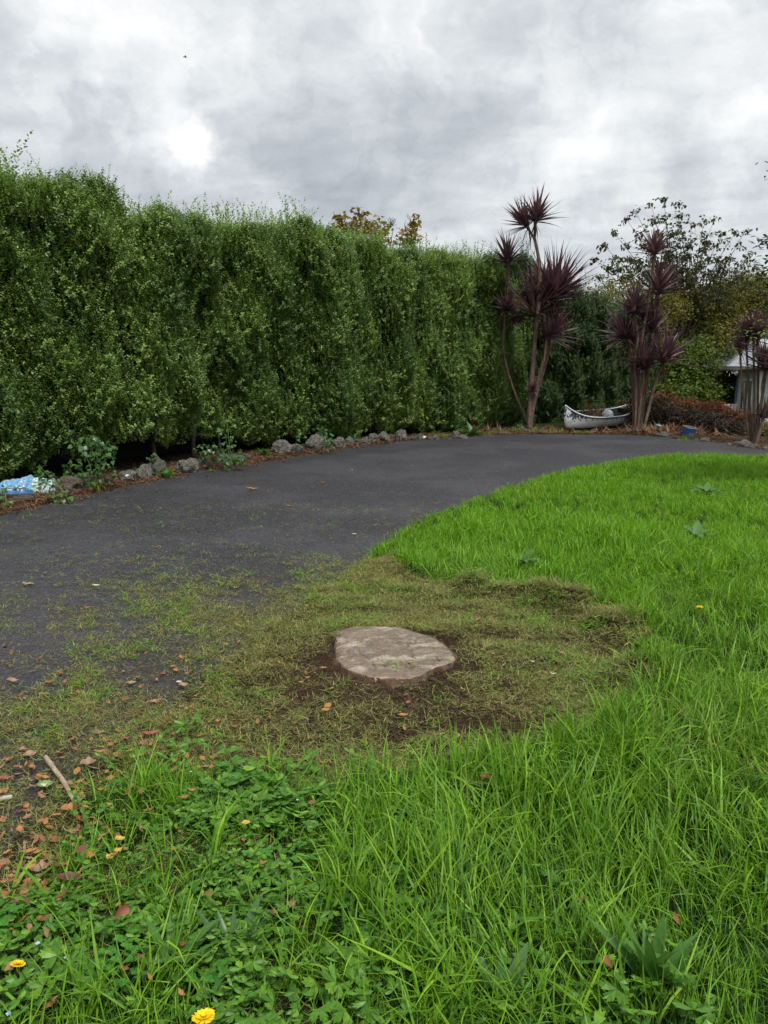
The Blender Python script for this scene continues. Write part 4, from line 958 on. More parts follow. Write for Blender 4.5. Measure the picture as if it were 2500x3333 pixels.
# ------------------------------------------------------------------ tree stump
def stump():
    zt = .058; pts = [(275,250),(300,210),(400,175),(520,160),(620,158),(700,160),(850,170),(980,200),(1100,240),(1220,275),(1320,340),(1400,420),(1440,465),(1400,505),(1330,540),(1250,560),(1150,600),(1060,655),(900,668),(830,662),(750,668),(640,660),(520,625),(440,600),(350,550),(300,490),(275,390),(285,320)]
    w = [G(1000 + x / 2.9625, 1980 + y / 2.9625, zt) for x, y in pts]; c = sum(w, Vector()) / len(w); c.z = 0
    base = (c.x, c.y, zat(c.x, c.y)); A = empty('tree_stump', base); tag(A, 'freshly exposed flat cut tree stump amid cut grass and soil', 'stump'); B = Vector(base)
    n = 220; m = 52; loop = resample([tuple(q)[:2] for q in w + [w[0]]], n + 1)[:-1]; cc = np.array([c.x, c.y])
    cracks = [[(490,400),(530,445),(590,480),(630,530),(665,572)],[(965,335),(990,375),(1000,420),(1015,465),(1060,490)],[(700,300),(830,330),(970,345)],[(300,400),(420,425),(500,430)],[(1100,250),(1060,300),(1010,345)],[(720,540),(770,560)],[(940,500),(1010,560)]]
    cw = [[tuple(G(1000 + x / 2.9625, 1980 + y / 2.9625, zt))[:2] for x, y in k] for k in cracks]
    cwid = [.006,.006,.004,.004,.004,.005,.004]
    n1 = fnoise(301, 2, 16, 3, 14); n2 = fnoise(302, 2, 16, 12, 45)
    v = []; 
    for i in range(m + 1):
        t = i / m; p = cc + (loop - cc) * t; z = (zt - B.z) + .0022 * n1(p[:, 0], p[:, 1]) + .0009 * n2(p[:, 0], p[:, 1]) - .010 * max(0, t - .93) / .07
        d = np.hypot(p[:, 0] - cc[0], p[:, 1] - cc[1]); z = z + .0011 * np.sin(d * 260 + 2 * n1(p[:, 0] * .4, p[:, 1] * .4))
        for k, ww in zip(cw, cwid): z = z - .016 * np.exp(-(polydist(p[:, 0], p[:, 1], k) / ww) ** 2)
        v.append(np.stack([p[:, 0] - B.x, p[:, 1] - B.y, z], 1))
    v = np.vstack(v); f = np.array([(i * n + j, (i + 1) * n + j, (i + 1) * n + (j + 1) % n, i * n + (j + 1) % n) for i in range(m) for j in range(n)])
    mt, T, b, out = mat_new('cut_wood'); co = objco(T)
    mp = T.new('ShaderNodeMapping'); T.put(mp.inputs[0], co); mp.inputs['Scale'].default_value = (1, 2.2, 1); mp.inputs['Rotation'].default_value = (0, 0, .35); st = mp.outputs[0]
    a = T.noise(st, 3.2, 7, .65, .4); bb = T.noise(st, 11, 7, .7); g = T.noise(st, 60, 5, .75)
    ln = T.vmath('LENGTH', T.vmath('MULTIPLY', co, (1, 1.15, 0))); rg = T.math('SINE', T.math('MULTIPLY_ADD', ln, 340, T.math('MULTIPLY', a, 16)))
    col = T.ramp(a, [(.30, (.055,.045,.04)), (.42, (.29,.215,.15)), (.50, (.15,.115,.085)), (.58, (.38,.30,.225)), (.70, (.56,.53,.49))])
    col = T.mix(T.mapr(bb, .57, .68, 0, .6), col, (.44,.42,.40)); col = T.mix(T.mapr(bb, .46, .34, 0, .7), col, (.06,.048,.04))
    col = T.mix(T.mapr(T.noise(co, 7, 5, .6), .57, .70, 0, .6), col, (.13,.13,.055))
    col = T.mix(T.mapr(g, .46, .62, 0, .65), col, (.07,.05,.04)); col = T.mix(T.mapr(rg, .2, 1, 0, .22), col, (.13,.09,.065))
    col = T.mix(T.mapr(ln, .30, .40, 0, .15), col, (.26,.17,.11))
    T.put(b.inputs['Base Color'], col); b.inputs['Roughness'].default_value = .8; bump(T, b, T.math('ADD', g, T.math('MULTIPLY', bb, 1.0)), .9, .008)
    me = raw_mesh('cut_face', v, f, mt); me.polygons.foreach_set('use_smooth', [True] * len(f)); link('cut_face', me, A)
    # bark wall, ragged, down into the soil
    rings = [(1.0, -.010, .0), (1.018, -.004, .003), (1.03, -.012, .004), (1.045, -.035, .009), (1.08, -.06, .014), (1.16, -.10, .02), (1.25, -.16, .0)]
    v = []; na = fnoise(303, 2, 16, 3, 16)
    for s, dz, am in rings:
        p = cc + (loop - cc) * s; q = na(p[:, 0] * 2, p[:, 1] * 2); u = (loop - cc) / np.linalg.norm(loop - cc, axis=1)[:, None]; p = p + u * (am * q)[:, None]
        v.append(np.stack([p[:, 0] - B.x, p[:, 1] - B.y, (zt - B.z) + dz + am * .4 * na(p[:, 0] * 3, p[:, 1] * 3 + 5)], 1))
    v = np.vstack(v); f = np.array([(i * n + j, (i + 1) * n + j, (i + 1) * n + (j + 1) % n, i * n + (j + 1) % n) for i in range(len(rings) - 1) for j in range(n)])
    bk = simple('stump_bark', (.15,.085,.05), (.03,.018,.012), .95, 26, .02)
    me = raw_mesh('bark', v, f, bk); link('bark', me, A)
    # splinters of pale wood at the front
    random.seed(9)
    for k in range(7):
        j = (n * 62 // 100 + k * 5) % n; 
    for (x, y, s) in ((890,690,.022),(660,690,.014)):
        mb = MB(); p = G(1000 + x / 2.9625, 1980 + y / 2.9625, .045) - B
        for q in range(5): a = random.uniform(0, 6.28); mb.tube([p, p + Vector((math.cos(a) * s, math.sin(a) * s, random.uniform(-.01, .02)))], [.006, .002], 4)
        mb.build('splinter', simple('fresh_splinter', (.42,.26,.14), (.3,.16,.08), .8, 40), A)
    # soil crumbs round it
    return A
stump()
def crumbs():
    def cr(s):
        bm = bmesh.new(); bmesh.ops.create_icosphere(bm, subdivisions=2, radius=s)
        for v in bm.verts: v.co *= random.uniform(.6, 1.25)
        me = bpy.data.meshes.new('crumb'); bm.to_mesh(me); bm.free(); me.materials.append(M['crumb']); return me
    M['crumb'] = simple('soil_crumb', (.085,.054,.033), (.035,.022,.014), .97, 30, spec=.1)
    protos = [cr(.008) for k in range(4)]; r = np.random.default_rng(77)
    cs = [(G(1150,2200), .30, .16, 3500), (G(1080,2130), .16, .2, 2200), (G(1450,2370), .55, .15, 4200), (G(950,2380), .4, .25, 2000), (G(1275,2260), .45, .12, 3000)]
    x = np.concatenate([r.normal(c.x, a, n) for c, a, b, n in cs]); y = np.concatenate([r.normal(c.y, b, n) for c, a, b, n in cs])
    ok = ~(np.hypot((x - SX) / .37, (y - SY) / .31) < 1) & ~in_drive(x, y); x, y = x[ok], y[ok]; n = len(x)
    scatter('soil_crumbs', protos, np.stack([x, y, H(x, y) + .003], 1), r.uniform(0, 6, (n, 3)), r.exponential(.33, n) + .18, tagged=('loose dark soil crumbs around the front of the stump', None, None, 'stuff'))
crumbs()
# little scraps of cut grass lying on the stump
def on_stump():
    r = np.random.default_rng(5); protos = [wisps(5, .03, .035, .004, .0022), wisps(2, .02, .06, .004, .003, 'grass')]
    n = 60; a = r.uniform(0, 6.28, n); q = np.sqrt(r.random(n)) * .85; x = SX + .02 + np.cos(a) * q * .30; y = SY + .02 + np.sin(a) * q * .24
    scatter('grass_scraps', protos, np.stack([x, y, x * 0 + .061], 1), np.stack([x * 0, x * 0, a * 7], 1), r.uniform(.5, 1.1, n), (r.random(n) < .2).astype(int), tagged=('few cut grass scraps lying on the stump face', None, None, 'stuff'))
on_stump()

# ------------------------------------------------------------------ sticks
def gs(u, v, z=.03): return G(u, v, z)
def stick(name, label, pts, rad, mat, cat='stick', z=.03, ends=True):
    w = [gs(u, v, z) for u, v in pts]; o = w[len(w) // 2].copy(); mb = MB(); q = w
    q = [q[0]] + [x for a, c in zip(q[:-1], q[1:]) for x in (a.lerp(c, .3), a.lerp(c, .7))] + [q[-1]]
    k = len(q); mb.tube([p - o for p in q], [rad * (1.15 - .3 * i / k) * random.uniform(.93, 1.07) for i in range(k)], 8)
    return tag(mb.build(name, mat, None, True, o), label, cat)
mt, T, b, out = mat_new('mottled_stick'); co = objco(T)
T.put(b.inputs['Base Color'], T.mix(T.mapr(T.noise(co, 55, 5, .7), .5, .6), T.ramp(T.noise(co, 18, 4, .6), [(.35, (.20,.12,.07)), (.65, (.38,.29,.19))]), (.42,.37,.28))); b.inputs['Roughness'].default_value = .8; bump(T, b, T.noise(co, 90, 4, .7), .6, .004)
stick('stick', 'mottled tan bent stick lying across the cut grass at lower left', [(148,2464),(180,2508),(205,2540),(222,2570),(236,2600),(251,2613)], .0085, mt, z=.035)
stick('wood_piece', 'pale weathered wood piece at the left edge', [(-30,2606),(10,2598),(40,2594)], .010, simple('weathered_wood', (.5,.44,.36), (.3,.25,.2), .9, 40), z=.02)
stick('straw', 'long thin golden straw stalk beside the driveway edge', [(385,2335),(450,2315),(515,2290)], .0022, M['straw'], 'straw', .03)
stick('twig', 'thin red brown twig at the top end of the cut grass', [(760,1898),(840,1885),(915,1875)], .003, M['straw'], 'twig', .02)
stick('twig', 'small bent brown twig in the soil left of the stump', [(1058,2200),(1065,2215),(1085,2240)], .003, M['bark'], 'twig', .03)
stick('twig', 'whitish fallen twig in front of the tall pale rock', [(1035,1456),(1052,1462),(1070,1468)], .008, M['white'], 'twig', .02)
stick('twig', 'thin twig on the driveway left of centre', [(620,1688),(650,1690),(672,1697)], .003, M['straw'], 'twig', .015)
stick('twig', 'curly brown root-like twig near the bottom dandelion', [(748,3295),(770,3278),(800,3285),(815,3280)], .0022, M['bark'], 'twig', .07)

# ------------------------------------------------------------------ single fallen leaves
def fallen(u, v, L, w, yaw, mat, label, tilt=(.1, .1), z=None, curl=.4, group=None, name='fallen_leaf'):
    zz = .03 if z is None else z; p = G(u, v, zz)
    if z is None: p.z = (.014 if bool(in_drive(np.array([p.x]), np.array([p.y]))[0]) else zat(p.x, p.y) + .022) + L * .06
    return tag(link(name, curled(L, w, curl, mat), None, tuple(p), (*tilt, yaw)), label, 'leaf', group)
random.seed(31)
L_ = [
 (98,2452,.060,.042,.9,'dry_brown','tan oval dry leaf left of the mottled stick'),
 (285,2483,.062,.052,.5,'dry_brown','broad tan dry leaf right of the mottled stick'),
 (325,2440,.050,.018,.3,'dry_orange','slim orange leaf above the broad tan one'),
 (320,2382,.055,.03,.2,'dry_brown','pale brown curled leaf right above the stick'),
 (425,2220,.055,.03,.6,'dry_brown','brown curled leaf high on the cut grass'),
 (40,2213,.06,.04,.1,'dry_brown','tan leaf at the left edge of the driveway'),
 (145,2255,.055,.02,.1,'dry_brown','narrow brown leaf lying on the driveway edge'),
 (597,2228,.05,.045,.5,'dry_brown','round brown leaf on the cut grass left of the stump'),
 (582,2214,.03,.02,.9,'dry_pale','small whitish curled leaf beside the round brown one'),
 (505,2282,.055,.045,.8,'dry_brown','pinkish tan leaf at the end of the golden straw'),
 (488,2380,.075,.03,.5,'dry_red','long red brown leaf at the start of the green weeds'),
 (462,2415,.04,.03,1.0,'dry_red','crumpled rusty leaf below the long red brown one'),
 (232,2628,.075,.055,.6,'dry_orange','big curled orange brown leaf below the stick end'),
 (272,2625,.045,.03,1.2,'dry_orange','curled golden leaf just right of the stick end'),
 (147,2555,.045,.03,.2,'dry_pale','pale green leaf lying left of the stick'),
 (145,2556,.07,.055,2.2,'dry_green','light green crinkled leaf left of the stick end'),
 (148,2524,.040,.018,-.3,'dry_orange','small orange leaf touching the middle of the stick'),
 (5,2576,.06,.035,1.2,'dry_orange','orange tan leaf at the left picture edge'),
 (12,2530,.06,.025,.4,'dry_red','dark rusty leaf at the left picture edge'),
 (93,2778,.055,.018,.6,'dry_orange','bright orange narrow leaf in the lower leaf drift'),
 (130,2832,.055,.045,.5,'dry_brown','pinkish brown leaf in the lower leaf drift'),
 (278,2765,.085,.032,.3,'dry_brown','long grey brown shrivelled leaf among the weeds'),
 (230,2866,.085,.032,.15,'dry_dark','dark red long leaf in the buttercup left side'),
 (385,2973,.062,.036,1.25,'dry_red','upright red brown folded leaf standing in the buttercup'),
 (163,3290,.050,.018,1.2,'dry_orange','slender orange leaf low in the buttercup corner'),
 (485,3305,.035,.03,.5,'dry_dark','dark red leaf at the bottom beside the dandelion'),
 (390,2735,.032,.028,.5,'dry_yellow','yellow leaf high in the buttercup patch'),
 (383,2775,.032,.028,2.5,'dry_yellow','yellow leaf just below another among the weeds'),
 (358,2795,.034,.026,1.5,'dry_yellow','yellow leaf at the left of the little yellow pair'),
 (549,2620,.034,.016,.2,'dry_orange','orange leaf at the top of the buttercup patch'),
 (776,2561,.05,.035,.4,'dry_brown','tan leaf where weeds meet the long grass'),
 (800,2683,.03,.022,.4,'dry_yellow','yellow leaf hanging in the long grass'),
 (1505,2254,.035,.014,1.9,'dry_yellow','bright yellow orange leaf on the soil right below the stump'),
 (1000,2211,.030,.016,.2,'dry_orange','small orange leaf on the soil left of the stump'),
 (1310,2327,.052,.022,.3,'dry_orange','shredded tan orange leaf in front of the stump'),
 (1060,2318,.045,.03,.6,'dry_orange','torn orange leaf lying in front left of the stump'),
 (1338,2037,.022,.012,.1,'dry_yellow','tiny yellow leaf just behind the stump'),
 (1732,2170,.030,.010,.1,'dry_pale','pale narrow leaf right of the stump'),
 (1800,2207,.040,.010,.1,'dry_pale','long pale narrow leaf further right of the stump'),
 (312,1903,.055,.03,.2,'dry_pale','pale green white leaf on the driveway'),
 (90,1901,.085,.04,.1,'dry_brown','golden brown leaf on the driveway left side'),
 (283,1974,.045,.018,.5,'dry_orange','orange yellow leaf on the driveway below the pale one'),
 (766,1910,.04,.03,1.3,'dry_brown','tan curled leaf at the top corner of the cut grass'),
 (1050,1570,.055,.035,.2,'dry_orange','orange leaf in the middle of the driveway'),
 (940,1645,.045,.03,.5,'dry_orange','small rusty leaf left of centre on the driveway'),
 (820,1593,.17,.05,.1,'dry_orange','long golden strip of leaves on the driveway'),
 (1153,1736,.05,.02,.1,'dry_pale','pale sliver of leaf near the grass corner'),
 (1895,2940,.04,.02,.4,'dry_orange','orange leaf deep in the grass at lower right'),
]
for a in L_:
    kw = {}
    u, v = a[0], a[1]
    if weedness(*(np.array([q]) for q in tuple(G(u, v, .05))[:2]))[0] and v > 2640: kw['z'] = .075
    if a[6].startswith('upright'): kw.update(tilt=(1.1, .2), z=.09)
    if a[6].startswith('bright yellow orange'): kw.update(tilt=(.2, .1))
    fallen(*a, **kw)
# alike small leaves: one group
gl = 0
cands = [(random.uniform(0, 760), random.uniform(2080, 2960)) for _ in range(700)] + [(random.uniform(800, 1900), random.uniform(1900, 2420)) for _ in range(60)]
for u, v in cands:
    p = G(u, v); x, y = np.array([p.x]), np.array([p.y])
    onp = bool(in_patch(x, y)[0]) or bool(in_drive(x, y)[0]); dn = float(polydist(x, y, [tuple(q) for q in near_c])[0])
    if not onp or (p.x - SX) ** 2 + (p.y - SY) ** 2 < .2: continue
    if u < 800 and random.random() > (.9 if v > 2380 else .40) * math.exp(-dn / .8): continue
    m_ = random.choice(['dry_orange', 'dry_brown', 'dry_orange', 'dry_brown', 'dry_red', 'dry_brown', 'dry_orange'])
    s = random.uniform(.016, .038); fallen(u, v, s, s * random.uniform(.35, .75), random.uniform(0, 6.28), m_, 'small dry orange or brown leaf scattered on cut grass and driveway edge', (random.gauss(0, .25), random.gauss(0, .25)), None, random.uniform(.1, .9), 'small dry leaves scattered around the driveway edge'); gl += 1
    if gl > 230: break

# ------------------------------------------------------------------ flowers
def dandelion(u, v, z, r, label, tilt=(-.3, 0), n=46):
    p = G(u, v, z); zg = zat(p.x, p.y); A = empty('dandelion', (p.x, p.y, zg)); tag(A, label, 'dandelion'); c = Vector((0, 0, z - zg)); mb = MB(); E = Euler((*tilt, 0)).to_matrix()
    for ring, (k, rr, el) in enumerate(((n, r, .12), (int(n * .7), r * .78, .45), (int(n * .5), r * .5, .85))):
        for i in range(k):
            a = i * 6.283 / k + random.uniform(-.08, .08); L = rr * random.uniform(.88, 1.08); w = r * .13; d = Vector((math.cos(a) * math.cos(el), math.sin(a) * math.cos(el), math.sin(el))); s = Vector((-math.sin(a), math.cos(a), 0))
            q = [E @ x for x in (d * r * .05 - s * w * .3, d * r * .05 + s * w * .3, d * L * .97 + s * w * .5, d * L, d * L * .97 - s * w * .5)]
            mb.add([x + c for x in q], [(0, 1, 2, 3, 4)])
    mb.build('flower_head', M['petal'], A); mb = MB(); mb.tube([(0, 0, -.01), (.004, 0, c.z * .5), tuple(c)], [.0016, .0015, .0018], 6); mb.build('stem', M['stem'], A, True)
    mb = MB(); mb.tube([c - E @ Vector((0, 0, r * .4)), c - E @ Vector((0, 0, r * .15)), c], [r * .16, r * .3, r * .28], 8); mb.build('calyx', M['stem'], A, True)
random.seed(41)
dandelion(58, 3140, .10, .019, 'yellow dandelion flower at the lower left edge', (-.35, .15))
dandelion(664, 3312, .13, .027, 'large yellow dandelion flower at the bottom edge', (-.15, 0))
dandelion(2277, 1977, .21, .022, 'single yellow flower head standing in the lawn', (-.1, 0))
dandelion(1869, 2022, .09, .014, 'small yellow flower lying on the cut grass bank', (-.5, .3))
def speedwell(u, v, lab, r=.006):
    p = G(u, v, .095); zg = zat(p.x, p.y); A = empty('speedwell', (p.x, p.y, zg)); tag(A, lab, 'flower'); c = Vector((0, 0, .095 - zg)); mb = MB()
    for i in range(4):
        a = i * 1.57; ovate(mb, c, (math.cos(a), math.sin(a) - .2, .35), (0, 0, 1), r * 1.2, r * 1.2, .1, .1)
    mb.build('petals', M['blue_petal'], A); mb = MB(); mb.tube([(0, 0, 0), tuple(c)], .0007, 4); mb.build('stem', M['stem'], A)
speedwell(123, 3071, 'tiny blue flower above the left dandelion'); speedwell(28, 3300, 'tiny blue flower in the bottom left corner'); speedwell(1388, 3026, 'tiny pale blue flower in the grass at bottom centre'); speedwell(213,3117,'tiny pale blue flower right of the left dandelion',.004)
speedwell(622,2512,'tiny pale blue flower at the top of the weeds',.004); speedwell(968,2604,'tiny pale blue flower where grass meets weeds',.004)

# ------------------------------------------------------------------ broad leaved plants
def strap_leaf(L, w, bend, wavy=.0, segs=8, mat='rosette_leaf'):
    mb = MB(); vs = []; p = Vector((0, 0, 0)); a = 0
    for i in range(segs + 1):
        t = i / segs; ww = w * .5 * (math.sin(math.pi * min(.99, t ** .85 * .96 + .04)) ** .8) * (1 + wavy * math.sin(i * 2.5)) + .001
        vs += [p + Vector((0, -ww, ww * .3)), p, p + Vector((0, ww, ww * .3))]; p = p + Vector((math.cos(a), 0, -math.sin(a))) * (L / segs); a += bend / segs
    mb.add(vs, [(3 * i + j, 3 * i + j + 3, 3 * i + j + 4, 3 * i + j + 1) for i in range(segs) for j in range(2)]); return mb.mesh('leaf', M[mat], True)
def rosette(u, v, label, n, L, w, mat='rosette_leaf', el=(.2, 1.2), wavy=0, bend=.9, cat='plant', z=0, name='leafy_plant', group=None, z0=0.0):
    p = G(u, v, z); A = empty(name, (p.x, p.y, zat(p.x, p.y) + z0)); tag(A, label, cat, group); ms = [strap_leaf(1, w / L, b, wavy, mat=mat) for b in (bend * .5, bend, bend * 1.5)]
    for i in range(n):
        e = random.uniform(*el); o = link('leaf', ms[i % 3], A); o.matrix_local = Matrix.Rotation(i * 2.4 + random.uniform(-.3, .3), 4, 'Z') @ Matrix.Rotation(-e, 4, 'Y') @ Matrix.Scale(L * random.uniform(.7, 1.1), 4)
    mb = MB(); mb.tube([(0, 0, -.03), (0, 0, .02)], [.012, .006], 6); mb.build('stem', M['stem'], A); return A
random.seed(51)
rosette(540, 1556, 'bright green leaf rosette between the round rock and broad rock', 26, .24, .062, bend=.8)
rosette(865, 1487, 'spiky bright green plant left of the largest pale rock', 20, .26, .06)
rosette(1150, 1443, 'broad leaved green plant above the long pale rock', 16, .30, .08, 'weed_leaf')
rosette(1480, 1408, 'broad leaved plant standing behind the round rock in the weeds', 18, .38, .10, 'weed_leaf', (.5, 1.3))
rosette(1535, 1418, 'tall broad leaved plant right of the round rock in the weeds', 24, .46, .11, 'weed_leaf', (.5, 1.4))
rosette(1700, 1402, 'green strap leaved plant at the foot of the tallest cabbage tree', 14, .34, .07, 'weed_leaf', (.4, 1.3))
rosette(690, 1537, 'small grass-like green tuft at the driveway edge', 26, .12, .016, 'rosette_leaf', (.3, 1.3))
rosette(2270, 1435, 'small green rosette in front of the blue pot', 14, .14, .03)
rosette(1255, 1446, 'low green weed in front of the grey rock, left of the cone rock', 22, .16, .05, 'weed_leaf')
rosette(1420, 1416, 'green weed tuft left of the tall weeds', 14, .2, .05, 'weed_leaf')
rosette(1700, 1868, 'bluish green broad leaf weed in the lawn behind the cut patch', 9, .17, .06, 'blue_weed', (.35, 1.0), z0=.06)
rosette(2300, 1625, 'bluish green broad leaf weed far out in the lawn', 10, .26, .085, 'blue_weed', (.3, 1.0), z0=.08)
rosette(2265, 1775, 'dark broad leaf weed in the middle of the lawn', 7, .2, .08, 'blue_weed', (.4, 1.0), z0=.06)
rosette(560, 3190, 'dandelion plant with toothed strap leaves left of bottom centre', 11, .20, .032, 'rosette_leaf', (.5, 1.25), .28, .5, name='dandelion_plant', cat='weed')
rosette(760, 3160, 'tuft of long narrow plantain leaves right of the toothed plant', 12, .22, .026, 'weed_leaf', (.35, 1.2), 0, .5, name='plantain', cat='weed')
rosette(2120, 3250, 'dark plantain tuft with broad upright leaves at lower right', 15, .22, .032, 'rosette_leaf', (.8, 1.45), .06, .45, name='plantain', cat='weed')
rosette(1640, 3330, 'broad plantain leaves at the bottom edge right of centre', 7, .17, .045, 'weed_leaf', (.6, 1.3), 0, .4, name='plantain', cat='weed')
rosette(30, 2960, 'pale coarse grass tuft spreading at the left edge', 16, .22, .010, 'grass', (.2, 1.1), 0, .8, name='grass_tuft', cat='grass tuft')
rosette(190, 2990, 'pale coarse grass tuft right of the leftmost one', 14, .22, .010, 'grass', (.3, 1.2), 0, .8, name='grass_tuft', cat='grass tuft')

HL = []
def heart_leaf(L):
    mb = MB(); pts = [(0, 0, 0), (-.08, .22, .03), (.02, .42, .05), (.25, .46, .05), (.55, .30, .03), (.8, .12, .0), (1, 0, -.08)]
    vs = [(x * L, y * L, z * L) for x, y, z in pts] + [(x * L, -y * L, z * L) for x, y, z in pts[1:-1]] + [(.25 * L, 0, -.01 * L), (.6 * L, 0, -.02 * L)]
    # 0..6 upper outline, 7..11 lower outline, 12, 13 midrib
    mb.add(vs, [(0, 1, 12), (1, 2, 12), (2, 3, 12), (3, 4, 13, 12), (4, 5, 13), (5, 6, 13), (0, 12, 7), (7, 12, 8), (8, 12, 9), (9, 12, 13, 10), (10, 13, 11), (11, 13, 6)])
    return mb.mesh('heart_leaf', M['weed_leaf'])
for s in (.055, .068, .045): HL.append(heart_leaf(s))
def heart_weed(label, base, masses, n):
    A = empty('heart_leaved_weed', base); tag(A, label, 'weed'); B = Vector(base)
    for k, (c, rad) in enumerate(masses):
        mb = MB(); t = Vector(c) - B; mb.tube([(random.uniform(-.1, .1), 0, -.02), t * .5 + Vector((.03, 0, .05)), t + Vector((0, 0, rad * .5))], [.007, .005, .002], 5); mb.build('stem', M['stem'], A)
    for i in range(n):
        c, rad = masses[i % len(masses)]; d = Vector((random.gauss(0, 1), -abs(random.gauss(0, .8)), random.gauss(0, 1))); d.normalize(); p = Vector(c) - B + d * rad * random.uniform(.55, 1.05)
        o = link('leaf', HL[i % 3], A, p, (random.gauss(0, .5), random.uniform(.0, 1.0), -1.57 + random.gauss(0, 1.1)), random.uniform(.75, 1.25))
random.seed(61)
def HP(u, v, Y): return tuple(P(u, v, Y))
def weedbase(u, Y): x = (u - 1250) / FPX * Y; return (x, Y, zat(x, Y))
heart_weed('bushy heart leaved weed climbing the hedge right of the blue bag', weedbase(300, 10.3), [(HP(255,1450,10.3),.16),(HP(300,1470,10.2),.20),(HP(330,1500,10.1),.18),(HP(345,1530,10.0),.16),(HP(290,1545,10.0),.14),(HP(240,1530,10.1),.13),(HP(350,1465,10.3),.14),(HP(310,1430,10.4),.10)], 260)
heart_weed('low heart leaved weed touching the blue bag tip', weedbase(185, 9.4), [(HP(170,1565,9.4),.12),(HP(190,1600,9.2),.12),(HP(215,1612,9.1),.08),(HP(150,1545,9.6),.10),(HP(130,1530,9.8),.09)], 70)
heart_weed('heart leaved weed in the corner below the blue bag', weedbase(0, 8.9), [(HP(5,1640,8.9),.12),(HP(25,1650,8.8),.08),(HP(0,1600,9.0),.09)], 36)
heart_weed('second bushy heart leaved weed halfway to the largest pale rock', weedbase(740, 12.2), [(HP(735,1440,12.3),.22),(HP(760,1470,12.2),.20),(HP(700,1470,12.2),.15),(HP(780,1490,12.1),.12),(HP(745,1500,12.1),.15),(HP(660,1460,12.3),.12),(HP(740,1400,12.5),.18)], 190)
heart_weed('small leafy weed hanging over the tall pale rock', weedbase(1060, 14.6), [(HP(1065,1425,14.6),.16),(HP(1050,1405,14.8),.16),(HP(1075,1445,14.4),.10),(HP(980,1432,14.6),.12)], 90)
heart_weed('small leafy weed in the dark gap under the hedge', weedbase(505, 11.4), [(HP(500,1490,11.4),.08)], 10)
def green_tuft(u, v, lab, n=60, h=.16):
    p = G(u, v); mb = MB()
    for i in range(n):
        a = random.uniform(0, 6.28); r = random.uniform(0, .14); blade(mb, (r * math.cos(a) * 1.6, r * math.sin(a), -.01), random.uniform(0, 6.28), abs(random.gauss(0, .5)), h * random.uniform(.5, 1.2), .008, random.uniform(.2, 1.2))
    tag(mb.build('grass_tuft', M['grass_far'], None, loc=(p.x, p.y, zat(p.x, p.y))), lab, 'grass tuft')
for u, v, lab in ((1450,1424,'grass tuft among the weeds left of the round rock'),(1575,1418,'grass tuft right of the tall broad leaved plant'),(1620,1412,'yellowish grass tuft on the bare verge before the hedge'),(1745,1408,'grass tuft just right of the tallest cabbage tree'),(1790,1408,'grass tuft left of the canoe bow'),(1835,1410,'grass blades under the canoe bow'),(1903,1412,'bright grass tuft in front of the canoe middle'),(2228,1436,'grass tuft before the mossy rock by the pot'),(310,1600,'thin grass tuft at the foot of the brown rocks'),(1680,1409,'grass tuft left of the tallest cabbage tree')):
    green_tuft(u, v, lab)

